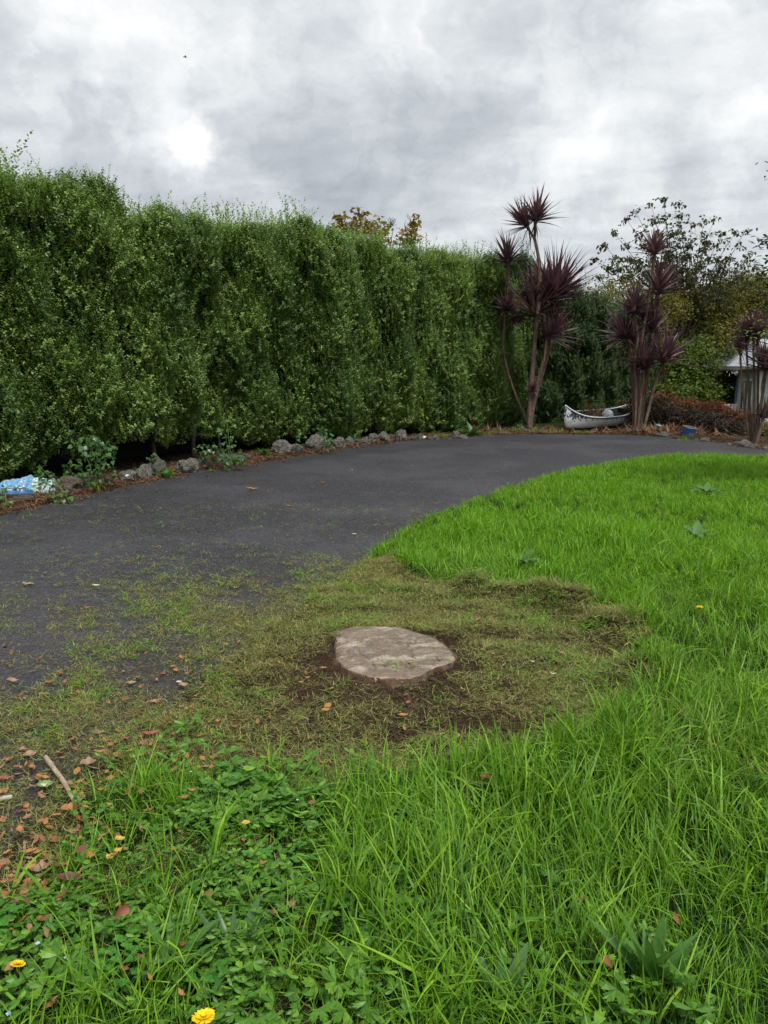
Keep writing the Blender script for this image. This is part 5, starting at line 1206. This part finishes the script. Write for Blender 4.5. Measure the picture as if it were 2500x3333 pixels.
# ------------------------------------------------------------------ canoe
def canoe():
    bow = Vector((4.47, 19.45, 0)); st = Vector((6.98, 21.9, 0)); c = (bow + st) / 2; L = (st - bow).length; rz = math.atan2((st - bow).y, (st - bow).x)
    A = empty('canoe', (c.x, c.y, zat(c.x, c.y) + .07), rz); A.rotation_euler = (R(10), R(0), rz); tag(A, 'old white canoe with flaking paint lying beside the driveway', 'canoe')
    n, m = 44, 14
    def bm_(t): return .40 * max(0, 1 - abs(t) ** 2.3) ** .85
    def gz_(t): return .33 + .04 * t * t + .24 * abs(t) ** 5
    def kz(t): return .0 + .05 * abs(t) ** 3
    def pt(t, q, ins=0.0):
        b = max(0, bm_(t) - ins); g = gz_(t); k = kz(t) + ins; a = q * math.pi / 2                     # q 0 gunwale .. 1 keel
        y = b * math.cos(a) ** .62 * (1 - .06 * math.sin(a * 2)) if q < 1 else 0; z = g - (g - k) * math.sin(a) ** 1.25 if q > 0 else g
        zr = (z - k) / (g - k + 1e-6); x = L / 2 * t * (1 - ins * .2) - math.copysign(1, t) * abs(t) ** 10 * (.22 * (1 - zr) ** 2.6) + math.copysign(1, t) * abs(t) ** 12 * .03 * zr * (1 - zr)
        return x, y, z
    def shell(ins):
        vs = []; fs = []
        ts = [math.sin((i / n - .5) * math.pi) for i in range(n + 1)]; w = 2 * m + 1
        for t in ts:
            t = max(-1, min(1, t))
            for j in range(w):
                q = j / m if j <= m else (2 * m - j) / m; x, y, z = pt(t, q, ins); vs.append((x, y if j <= m else -y, z))
        for i in range(n):
            for j in range(w - 1): fs.append((i * w + j, i * w + j + 1, (i + 1) * w + j + 1, (i + 1) * w + j))
        return vs, fs
    mt, T, b, out = mat_new('flaking_white_paint'); co = objco(T)
    mp = T.new('ShaderNodeMapping'); T.put(mp.inputs[0], co); mp.inputs['Scale'].default_value = (1.6, 1, .7)
    f1 = T.noise(mp.outputs[0], 11, 5, .65); f2 = T.noise(mp.outputs[0], 3, 3, .5); se = T.new('ShaderNodeSeparateXYZ'); T.put(se.inputs[0], co)
    hi = T.mapr(se.outputs[2], .12, .36, 0, .15); bowd = T.mapr(se.outputs[0], -.9, -1.6, 0, .07); th = T.math('ADD', T.math('ADD', f1, T.math('MULTIPLY', T.math('SUBTRACT', f2, .5), .25)), T.math('ADD', hi, bowd))
    T.put(b.inputs['Base Color'], T.mix(T.mapr(th, .69, .705), T.mix(T.mapr(T.noise(co, 5, 5, .6), .4, .7, 0, .35), (.82,.84,.85), (.62,.64,.65)), (.055,.075,.095)))
    b.inputs['Roughness'].default_value = .55; bump(T, b, T.mapr(th, .68, .71, 1, 0), .5, .004)
    v, f = shell(0); mb = MB(); mb.add(v, f); mb.build('hull', mt, A, True)
    v, f = shell(.014); mb = MB(); mb.add(v, [q[::-1] for q in f]); mb.build('inner_hull', simple('blue_green_inside', (.035,.075,.085), (.015,.03,.035), .6, 5), A, True)
    wm = simple('white_rail', (.72,.74,.75), (.58,.60,.61), .5, 9)
    for s in (-1, 1):
        mb = MB(); path = []
        for i in range(n + 1):
            t = math.sin((i / n - .5) * math.pi); x, y, z = pt(max(-.9999, min(.9999, t)), 0); path.append((x, s * (y + .004), z + .006))
        mb.tube(path, .016, 6); mb.build('gunwale', wm, A, True)
    mb = MB(); path = []                                                  # dark rubbing strip under the near rail
    for i in range(8, n - 3):
        t = math.sin((i / n - .5) * math.pi); x, y, z = pt(t, .06); path.append((x, -(y + .012), z - .008))
    mb.tube(path, .008, 5); mb.build('rub_strip', simple('dark_strip', (.05,.06,.07), None, .7), A, True)
    for s, mt2 in ((1, simple('red_brown_deck', (.22,.105,.085), (.16,.075,.06), .7, 8)), (-1, wm)):       # end decks
        mb = MB(); rows = []
        for i in range(9):
            t = s * (.72 + .275 * i / 8); x, y, z = pt(t, 0); sag = .02; rows.append([(x, -y * .96, z), (x, -y * .45, z + sag), (x, 0, z + sag * 1.4), (x, y * .45, z + sag), (x, y * .96, z)])
        vs = [p for r_ in rows for p in r_]; fs = [(i * 5 + j, i * 5 + j + 1, i * 5 + j + 6, i * 5 + j + 5) for i in range(8) for j in range(4)]
        k = len(vs); vs += [(x, y, z - .012) for x, y, z in vs]; fs += [tuple(q + k for q in f_[::-1]) for f_ in fs]; mb.add(vs, fs); mb.build('end_deck', mt2, A)
    for t in (-.35, .12, .5):
        x, y, z = pt(t, 0); mb = MB(); mb.box((x, 0, z - .03), (.05 if t != -.35 else .04, 2 * y * .97, .02)); mb.build('thwart', simple('thwart_wood', (.10,.08,.06), None, .8), A)
    bpy.context.view_layer.update(); W = A.matrix_world.copy()
    # white float inside
    bm = bmesh.new(); bmesh.ops.create_uvsphere(bm, u_segments=28, v_segments=18, radius=1)
    for v_ in bm.verts:
        q = v_.co.x; s = 1 - .45 * max(0, -q) ** 3
        v_.co = Vector((v_.co.x * (1.12 if q < 0 else .95), v_.co.y * s, v_.co.z * s))
    me = bpy.data.meshes.new('float'); bm.to_mesh(me); bm.free(); me.polygons.foreach_set('use_smooth', [True] * len(me.polygons)); me.materials.append(simple('white_float_plastic', (.80,.81,.82), (.72,.73,.74), .45, 4))
    p = W @ Vector((.22, -.10, .30)); tag(link('float', me, None, tuple(p), (0, R(14), .1), .165), 'white teardrop shaped float sitting inside the canoe', 'float')
    # bundle of dead fronds
    mb = MB(); random.seed(14)
    for i in range(90):
        y0 = random.uniform(-.22, .22); blade(mb, (random.uniform(-.35, .3), y0, random.uniform(0, .12)), random.choice([0, 3.14]) + random.uniform(-.6, .6), random.uniform(.7, 1.4), random.uniform(.35, .75), .022, random.uniform(-.5, .5), 4)
    for i in range(5): blade(mb, (random.uniform(-.3, .3), 0, .1), 3.14 + random.uniform(-.4, .4), random.uniform(.3, .6), random.uniform(.6, .85), .018, .1, 4)
    p = W @ Vector((-.35, 0, .13)); tag(mb.build('dead_fronds', M['straw'], None, loc=tuple(p)), 'bundle of dry brown fronds lying in the canoe', 'fronds'); bpy.data.objects['dead_fronds'].rotation_euler = (0, 0, rz)
canoe()
def straw_pile():
    r = np.random.default_rng(15); protos = [wisps(6, .16, .34, .03, .022, 'straw') for k in range(4)]
    cs = [((5.9, 19.0), .9, .2, 50), ((6.9, 19.4), .45, .3, 80), ((7.2, 18.7), .7, .3, 60), ((4.0, 19.8), .8, .2, 30)]
    x = np.concatenate([r.normal(c[0], a, n) for c, a, b, n in cs]); y = np.concatenate([r.normal(c[1], b, n) for c, a, b, n in cs]); ok = ~in_drive(x, y); x, y = x[ok], y[ok]; n = len(x)
    scatter('dead_leaf_pile', protos, np.stack([x, y, H(x, y) + .02], 1), np.stack([r.normal(0, .15, n), r.normal(0, .15, n), r.uniform(0, 6.28, n)], 1), r.uniform(.7, 1.2, n), tagged=('fallen brown sword leaves heaped around canoe and cabbage trees', None, None, 'stuff'))
straw_pile()

# ------------------------------------------------------------------ blue plastic bag
def bag():
    c = G(78, 1612, .0); c.y += .14; Lb, Wb = .80, .36; A = empty('plastic_bag', (c.x, c.y, zat(c.x, c.y))); A.rotation_euler = (0, 0, R(14))
    tag(A, 'crumpled blue and white plastic bag with printed lettering lying under the hedge', 'bag')
    n1 = fnoise(401, 2, 12, 1.6, 4); n2 = fnoise(402, 2, 16, 4, 12)
    def S(a, b, up=1):            # a,b in [-1,1]
        a = np.asarray(a, float); b = np.asarray(b, float); taper = 1 - .62 * np.clip((a - .45) / .55, 0, 1) ** 1.2; prof = np.clip(1 - np.abs(a) ** 4, 0, 1) ** .5 * np.clip(1 - np.abs(b) ** 3.5, 0, 1) ** .55
        hgt = .185 * (1 - .5 * np.clip((a - .1) / .9, 0, 1)) * (.85 + .25 * np.exp(-((a - .1) / .3) ** 2)); fold = .035 * np.clip((a - .2) / .5, 0, 1)
        wr = .006 * n1(a * 1.3, b) + .0028 * n2(a, b * .8) + fold * np.sign(n2(a * .8, b * 1.2)) * np.abs(n2(a * .8, b * 1.2)) ** .6 * .8
        wr = wr - .012 * np.abs(np.sin(3 * a + 2.2 * b + n1(a * .5, b * .5))) ** 6 * 1.5
        x = a * Lb / 2 * (1 + .03 * n1(b, a)); y = b * Wb / 2 * taper * (1 + .05 * n1(a, b)); z = up * prof * (hgt * (.62 + .38 * b) + .02) + wr * prof ** .5 + .03
        return x, y, np.maximum(z, .004) if up > 0 else np.full_like(x, .004)
    n, m = 120, 64; aa, bb = np.meshgrid(np.linspace(-1, 1, n), np.linspace(-1, 1, m)); x, y, z = S(aa.ravel(), bb.ravel()); edge = (np.abs(aa.ravel()) > .999) | (np.abs(bb.ravel()) > .999); z[edge] = .004
    v = np.stack([x, y, z], 1); f = np.array([(j * n + i, j * n + i + 1, (j + 1) * n + i + 1, (j + 1) * n + i) for j in range(m - 1) for i in range(n - 1)])
    mt, T, b, out = mat_new('printed_plastic'); uv = T.new('ShaderNodeUVMap').outputs[0]; se = T.new('ShaderNodeSeparateXYZ'); T.put(se.inputs[0], uv); U, V = se.outputs[0], se.outputs[1]
    def box(u0, u1, v0, v1):
        g = lambda s, a_, b_: T.math('MULTIPLY', T.math('GREATER_THAN', s, a_), T.math('LESS_THAN', s, b_)); return T.math('MULTIPLY', g(U, u0, u1), g(V, v0, v1))
    nz = T.noise(uv, 6, 4, .6); nz2 = T.noise(uv, 3.2, 2, .4, 1.5)
    col = T.mix(T.mapr(V, .75, 1), (.17,.36,.56), (.34,.44,.52)); col = T.mix(T.math('MULTIPLY', box(0, .52, .62, 1), T.mapr(nz, .5, .6)), col, (.42,.33,.36))
    photo = T.ramp(T.noise(uv, 22, 4, .7), [(.42, (.012,.018,.02)), (.6, (.10,.13,.14)), (.75, (.30,.35,.36))]); col = T.mix(box(.16, .50, .03, .13), col, photo)
    right = T.math('GREATER_THAN', U, .58); stripes = T.ramp(nz2, [(.0, (.05,.16,.05)), (.40, (.08,.24,.07)), (.42, (.55,.62,.62)), (.5, (.38,.58,.66)), (.55, (.03,.06,.10)), (.62, (.5,.6,.65)), (.70, (.10,.28,.07))], 'CONSTANT'); col = T.mix(right, col, stripes)
    blue = T.mix(box(0, .6, 0, .03), col, (.06,.20,.42)); bars = T.math('GREATER_THAN', T.math('SINE', T.math('MULTIPLY', U, 560)), .1)
    bc = T.mix(bars, (.55,.60,.64), (.03,.03,.04)); col = T.mix(box(.415, .50, .20, .34), blue, bc)
    T.put(b.inputs['Base Color'], col); b.inputs['Roughness'].default_value = .32; b.inputs['Specular IOR Level'].default_value = .6
    me = raw_mesh('bag_film', v, f, mt); me.polygons.foreach_set('use_smooth', [True] * len(f)); u = me.uv_layers.new(name='UVMap'); li = np.empty(len(me.loops), np.int32); me.loops.foreach_get('vertex_index', li)
    uvs = np.stack([(aa.ravel() + 1) / 2, (bb.ravel() + 1) / 2], 1)[li]; u.data.foreach_set('uv', uvs.astype(np.float32).ravel()); link('bag_film', me, A)
    # lettering, printed upside down on the film
    cu = bpy.data.curves.new('lettering', 'FONT'); cu.body = 'GARDEN TIME'; cu.size = 1; cu.align_x = 'CENTER'; cu.align_y = 'CENTER'; cu.resolution_u = 3; to = bpy.data.objects.new('t', cu); COL.objects.link(to)
    bpy.context.view_layer.update(); tm = bpy.data.meshes.new_from_object(to); bpy.data.objects.remove(to)
    bm = bmesh.new(); bm.from_mesh(tm); bmesh.ops.triangulate(bm, faces=bm.faces[:]); bmesh.ops.subdivide_edges(bm, edges=[e for e in bm.edges if e.calc_length() > .3], cuts=2); bmesh.ops.triangulate(bm, faces=bm.faces[:])
    P_ = np.array([tuple(q.co) for q in bm.verts]); w = P_[:, 0].max() - P_[:, 0].min(); a = -.50 - P_[:, 0] / w * .62; b_ = -.66 - P_[:, 1] / w * .85 ; tx, ty, tz = S(a, b_)
    for q, X, Y, Z in zip(bm.verts, tx, ty, tz): q.co = (X, Y - .002, Z + .003)
    me = bpy.data.meshes.new('lettering'); bm.to_mesh(me); bm.free(); me.materials.append(simple('navy_ink', (.03,.10,.22), None, .5)); link('lettering', me, A)
bag()

# ------------------------------------------------------------------ garden light, pot
def garden_light():
    p = G(2152, 1417); p.y += .35; A = empty('garden_light', (p.x, p.y, zat(p.x, p.y))); A.rotation_euler = (R(8), R(12), 0); tag(A, 'tilted mushroom shaped solar garden light above the dark rocks', 'garden light')
    metal = simple('dark_bronze', (.05,.045,.04), (.03,.028,.025), .45, 20, metal=.5); s = 1.0
    mb = MB(); mb.tube([(0, 0, -.05), (0, 0, .10)], .012, 8); mb.build('post', metal, A, True)
    def lathe(prof, n=24):
        m = MB(); vs = [(r_ * math.cos(6.2832 * j / n), r_ * math.sin(6.2832 * j / n), z) for r_, z in prof for j in range(n)]
        m.add(vs, [(i * n + j, i * n + (j + 1) % n, (i + 1) * n + (j + 1) % n, (i + 1) * n + j) for i in range(len(prof) - 1) for j in range(n)]); return m
    lathe([(.001, .10), (.02, .10), (.045, .19), (.05, .20), (.001, .20)]).build('lens', simple('amber_lens', (.34,.26,.15), (.22,.16,.09), .3, 20), A, True)
    for k in range(4):
        a = k * 1.57 + .5; mb = MB(); mb.tube([(.022 * math.cos(a), .022 * math.sin(a), .10), (.054 * math.cos(a), .054 * math.sin(a), .205)], .005, 5); mb.build('rib', metal, A)
    lathe([(.001, .195), (.085, .20), (.09, .208), (.075, .228), (.03, .24), (.001, .242)]).build('cap', simple('blue_grey_cap', (.20,.27,.36), (.13,.17,.22), .25, 6), A, True)
garden_light()
def pot():
    p = G(2263, 1427); p.y += .45; A = empty('flower_pot', (p.x, p.y, zat(p.x, p.y) + .03)); A.rotation_euler = (R(12), R(6), R(16)); tag(A, 'square bright blue planter with tan rim tipped among the rocks', 'planter')
    bl = simple('blue_glaze', (.03,.16,.42), (.02,.10,.30), .25, 5); tan = simple('tan_rim', (.30,.24,.13), None, .7)
    def frus4(z0, a0, z1, a1, d0=None, d1=None):
        m = MB(); m.add([(-a0, -a0, z0), (a0, -a0, z0), (a0, a0, z0), (-a0, a0, z0), (-a1, -a1, z1), (a1, -a1, z1), (a1, a1, z1), (-a1, a1, z1)], [(3, 2, 1, 0), (0, 1, 5, 4), (1, 2, 6, 5), (2, 3, 7, 6), (3, 0, 4, 7)]); return m
    o = frus4(0, .10, .17, .122); i = frus4(.165, .11, .02, .09); o.add(i.v, i.f); o.build('body', bl, A)
    m = MB()
    for k in range(4):
        a = k * math.pi / 2; m.box((.117 * math.cos(a), .117 * math.sin(a), .178 + .0005 * k), (.024, .255, .016), a)
    m.build('rim', tan, A); m = MB(); m.box((0, 0, .12), (.19, .19, .01)); m.build('potting_soil', M['core'], A)
pot()

# ------------------------------------------------------------------ house
def house():
    C = Vector((P(2470, 1300, 24.0).x, 24.0, 0)); Lf = Vector((P(2397, 1300, 26.6).x, 26.6, 0)); Rt = C + Vector((6.5, .9, 0)); zb, ze = -1.15, 1.52
    A = empty('house', (C.x, C.y, zb)); tag(A, 'pale grey weatherboard house corner with white eaves at the right edge', 'house'); B = Vector(A.location)
    sid = simple('pale_blue_grey_paint', (.50,.53,.56), (.44,.47,.50), .6, 2); wht = simple('white_trim', (.76,.76,.74), (.68,.68,.66), .5, 3); glass = simple('dark_window_glass', (.05,.06,.065), (.03,.035,.04), .08, 1, spec=.8)
    def wallframe(a, b):
        d = (b - a); L = d.length; d.normalize(); n = Vector((d.y, -d.x, 0)); return d, n, L
    for wi, (a, b) in enumerate(((Lf, C), (C, Rt))):
        d, n, L = wallframe(a, b); mb = MB(); t = .12
        q = [a + n * 0, b + n * 0, b - n * t, a - n * t]; mb.add([tuple(Vector((p.x, p.y, z)) - B) for z in (zb, ze) for p in q], [(3, 2, 1, 0), (4, 5, 6, 7), (0, 1, 5, 4), (1, 2, 6, 5), (2, 3, 7, 6), (3, 0, 4, 7)]); w = mb.build('wall', sid, A)
        w0, w1, wz0, wz1 = (.55, 1.95, .05, 1.20) if wi == 0 else (99, 99, 0, 0)
        k = 0; z = zb
        while z < ze - .01:
            h = min(.155, ze - z); segs = [(0, L)] if (z + h < wz0 - .02 or z > wz1 or wi) else [(0, w0 - .07), (w1 + .07, L)]
            for s0, s1 in segs:
                m = MB(); f0, f1 = .032, .012; pts = [a + d * s0 + n * f0, a + d * s1 + n * f0, a + d * s1 + n * f1, a + d * s0 + n * f1, a + d * s0 + n * .002, a + d * s1 + n * .002]
                lo = [Vector((pts[i].x, pts[i].y, z)) - B for i in (0, 1)]; hi = [Vector((pts[i].x, pts[i].y, z + h)) - B for i in (2, 3)]; bl = [Vector((pts[i].x, pts[i].y, z)) - B for i in (4, 5)]
                m.add([lo[0], lo[1], hi[0], hi[1], bl[0], bl[1]], [(0, 1, 2, 3), (4, 5, 1, 0)]); m.build('weatherboard', sid, A)
            z += .155
        if wi == 0:
            def bar(s0, s1, z0, z1, p0, p1, name, mt, par):
                m = MB(); c = [a + d * s0 + n * p0, a + d * s1 + n * p0, a + d * s1 + n * p1, a + d * s0 + n * p1]
                m.add([tuple(Vector((p.x, p.y, zz)) - B) for zz in (z0, z1) for p in c], [(0, 1, 2, 3), (7, 6, 5, 4), (4, 5, 1, 0), (5, 6, 2, 1), (6, 7, 3, 2), (7, 4, 0, 3)]); return m.build(name, mt, par)
            W = bar(w0, w1, wz0, wz1, .003, .012, 'window', glass, A)
            for s0, s1, z0, z1 in ((w0 - .07, w0, wz0, wz1), (w1, w1 + .07, wz0, wz1), (w0 - .07, w1 + .07, wz1, wz1 + .07)): bar(s0, s1, z0, z1, .0, .055, 'frame', wht, W)
            bar(w0 - .1, w1 + .1, wz0 - .09, wz0, .0, .11, 'sill', wht, W)
            for s in (w0 + .45, w0 + .92): bar(s - .025, s + .025, wz0, wz1, .012, .04, 'mullion', wht, W)
            for s0, s1, z0, z1 in ((w0, w0 + .42, wz1 - .38, wz1 - .34), (w0, w0 + .04, wz0, wz1), (w0 + .38, w0 + .42, wz0, wz1)): bar(s0 + .003, s1, z0 + .002, z1 - .002, .012, .035, 'sash', wht, W)
    m = MB(); p = Lf + Vector((-.06, -.08, 0)) - B; m.tube([(p.x, p.y, 0), (p.x + .02, p.y, ze - zb - .1)], .045, 8); m.build('downpipe', simple('grey_pipe', (.22,.26,.28), None, .5), A, True)
    m = MB()
    for c in (C,): m.box((c.x - B.x, c.y - B.y - .01, (ze - zb) / 2), (.10, .10, ze - zb))
    m.build('corner_board', wht, A)
    # eaves, gutter and roof
    ctr = Vector((C.x + 3.2, C.y + 4.2, 0)); 
    def outl(e): return [Lf + Vector((-.55 * e, .3 * e, 0)), Lf + Vector((-.55 * e, -.45 * e, 0)) , C + Vector((-.12 * e, -.62 * e, 0)), Rt + Vector((0, -.62 * e, 0))]
    e1 = outl(1); e1[0] = e1[0] + Vector((.4, 3.0, 0)); back = [Rt + Vector((0, 7, 0)), Lf + Vector((.4, 7, 0))]; ring = e1 + back
    m = MB(); m.add([tuple(Vector((p.x, p.y, ze)) - B) for p in ring] + [tuple(Vector((p.x, p.y, ze + .03)) - B) for p in ring], [tuple(range(6))[::-1]] + [(i, (i + 1) % 6, 6 + (i + 1) % 6, 6 + i) for i in range(6)]); m.build('soffit', simple('cream_soffit', (.5,.47,.38), None, .7), A)
    for i in range(3):
        a, b = ring[i], ring[i + 1]; d, n, L = wallframe(a, b); m = MB()
        for (z0, z1, p0, p1) in ((ze + .032, ze + .13, -.02, .012), (ze + .045, ze + .12, .014, .11), (ze + .12, ze + .135, .014, .125)):
            c = [a + n * p0, b + n * p0, b + n * p1, a + n * p1]; m.add([tuple(Vector((p.x, p.y, zz)) - B) for zz in (z0, z1) for p in c], [(0, 1, 2, 3), (7, 6, 5, 4), (4, 5, 1, 0), (5, 6, 2, 1), (6, 7, 3, 2), (7, 4, 0, 3)])
        m.build('gutter', wht, A)
    apex = [Vector((C.x + 1.6, C.y + 4.0, ze + 1.35)), Vector((C.x + 6.5, C.y + 4.3, ze + 1.35))]
    rm, T, b, out = mat_new('corrugated_roof'); co = objco(T); se = T.new('ShaderNodeSeparateXYZ'); T.put(se.inputs[0], co); T.put(b.inputs['Base Color'], T.ramp(T.noise(co, 5, 5, .6), [(.35, (.34,.35,.40)), (.65, (.46,.47,.52))])); b.inputs['Roughness'].default_value = .5
    m = MB(); R0 = [Vector((p.x, p.y, ze + .14)) for p in ring]
    def ribbed(p0, p1, q0, q1, N):
        vs = []; fs = []
        for i in range(N + 1):
            t = i / N; up = Vector((0, 0, .018 * (1 if i % 2 else 0))); vs += [p0.lerp(p1, t) + up - B, q0.lerp(q1, t) + up - B]
        fs = [(2 * i, 2 * i + 2, 2 * i + 3, 2 * i + 1) for i in range(N)]; m.add(vs, fs)
    ribbed(R0[0], R0[1], apex[0], apex[0], 40); ribbed(R0[1], R0[2], apex[0], apex[0], 60); ribbed(R0[2], R0[3], apex[0], apex[1], 110); ribbed(R0[4], R0[5], apex[1], apex[0], 30); ribbed(R0[5], R0[0], apex[0], apex[0], 30)
    m.build('roof', rm, A)
    # white garden chair half hidden at the house corner
    p = P(2383, 1345, 24.6); zg = zat(p.x, p.y); Q = empty('garden_chair', (p.x, p.y, p.z - .62)); tag(Q, 'white plastic seat half hidden in shrubs by the downpipe', 'chair')
    m = MB(); m.box((0, 0, .42), (.46, .46, .04)); m.build('seat', M['white'], Q); m = MB()
    for k in range(5): m.box((-.18 + .09 * k, .22, .66), (.05, .025, .40))
    m.box((0, .225, .87), (.46, .035, .06)); m.build('backrest', M['white'], Q)
    for sx in (-1, 1):
        for sy in (-1, 1): m = MB(); m.box((sx * .2, sy * .2, .05), (.04, .04, .72)); m.build('leg', M['white'], Q)
        m = MB(); m.box((sx * .23, 0, .64), (.04, .42, .03)); m.build('armrest', M['white'], Q)
house()

# ------------------------------------------------------------------ bird
def bird():
    p = P(602, 186, 38); A = empty('bird', tuple(p), .5); tag(A, 'tiny dark bird flying in the upper left sky', 'bird'); dk = simple('dark_feathers', (.03,.03,.032), None, .8)
    m = MB(); m.tube([(-.10, 0, 0), (-.06, 0, .005), (0, 0, .01), (.05, 0, .012), (.075, 0, .018), (.095, 0, .015), (.115, 0, .012)], [.004, .016, .026, .022, .016, .012, .002], 8); m.build('body', dk, A, True)
    for s in (-1, 1):
        m = MB(); m.add([(.04, s * .015, .015), (-.03, s * .015, .012), (.0, s * .09, .05), (-.035, s * .13, .04), (-.02, s * .03, .02), (.03, s * .07, .048)], [(0, 5, 4, 1), (5, 2, 3, 4)]); m.build('wing', dk, A)
bird()
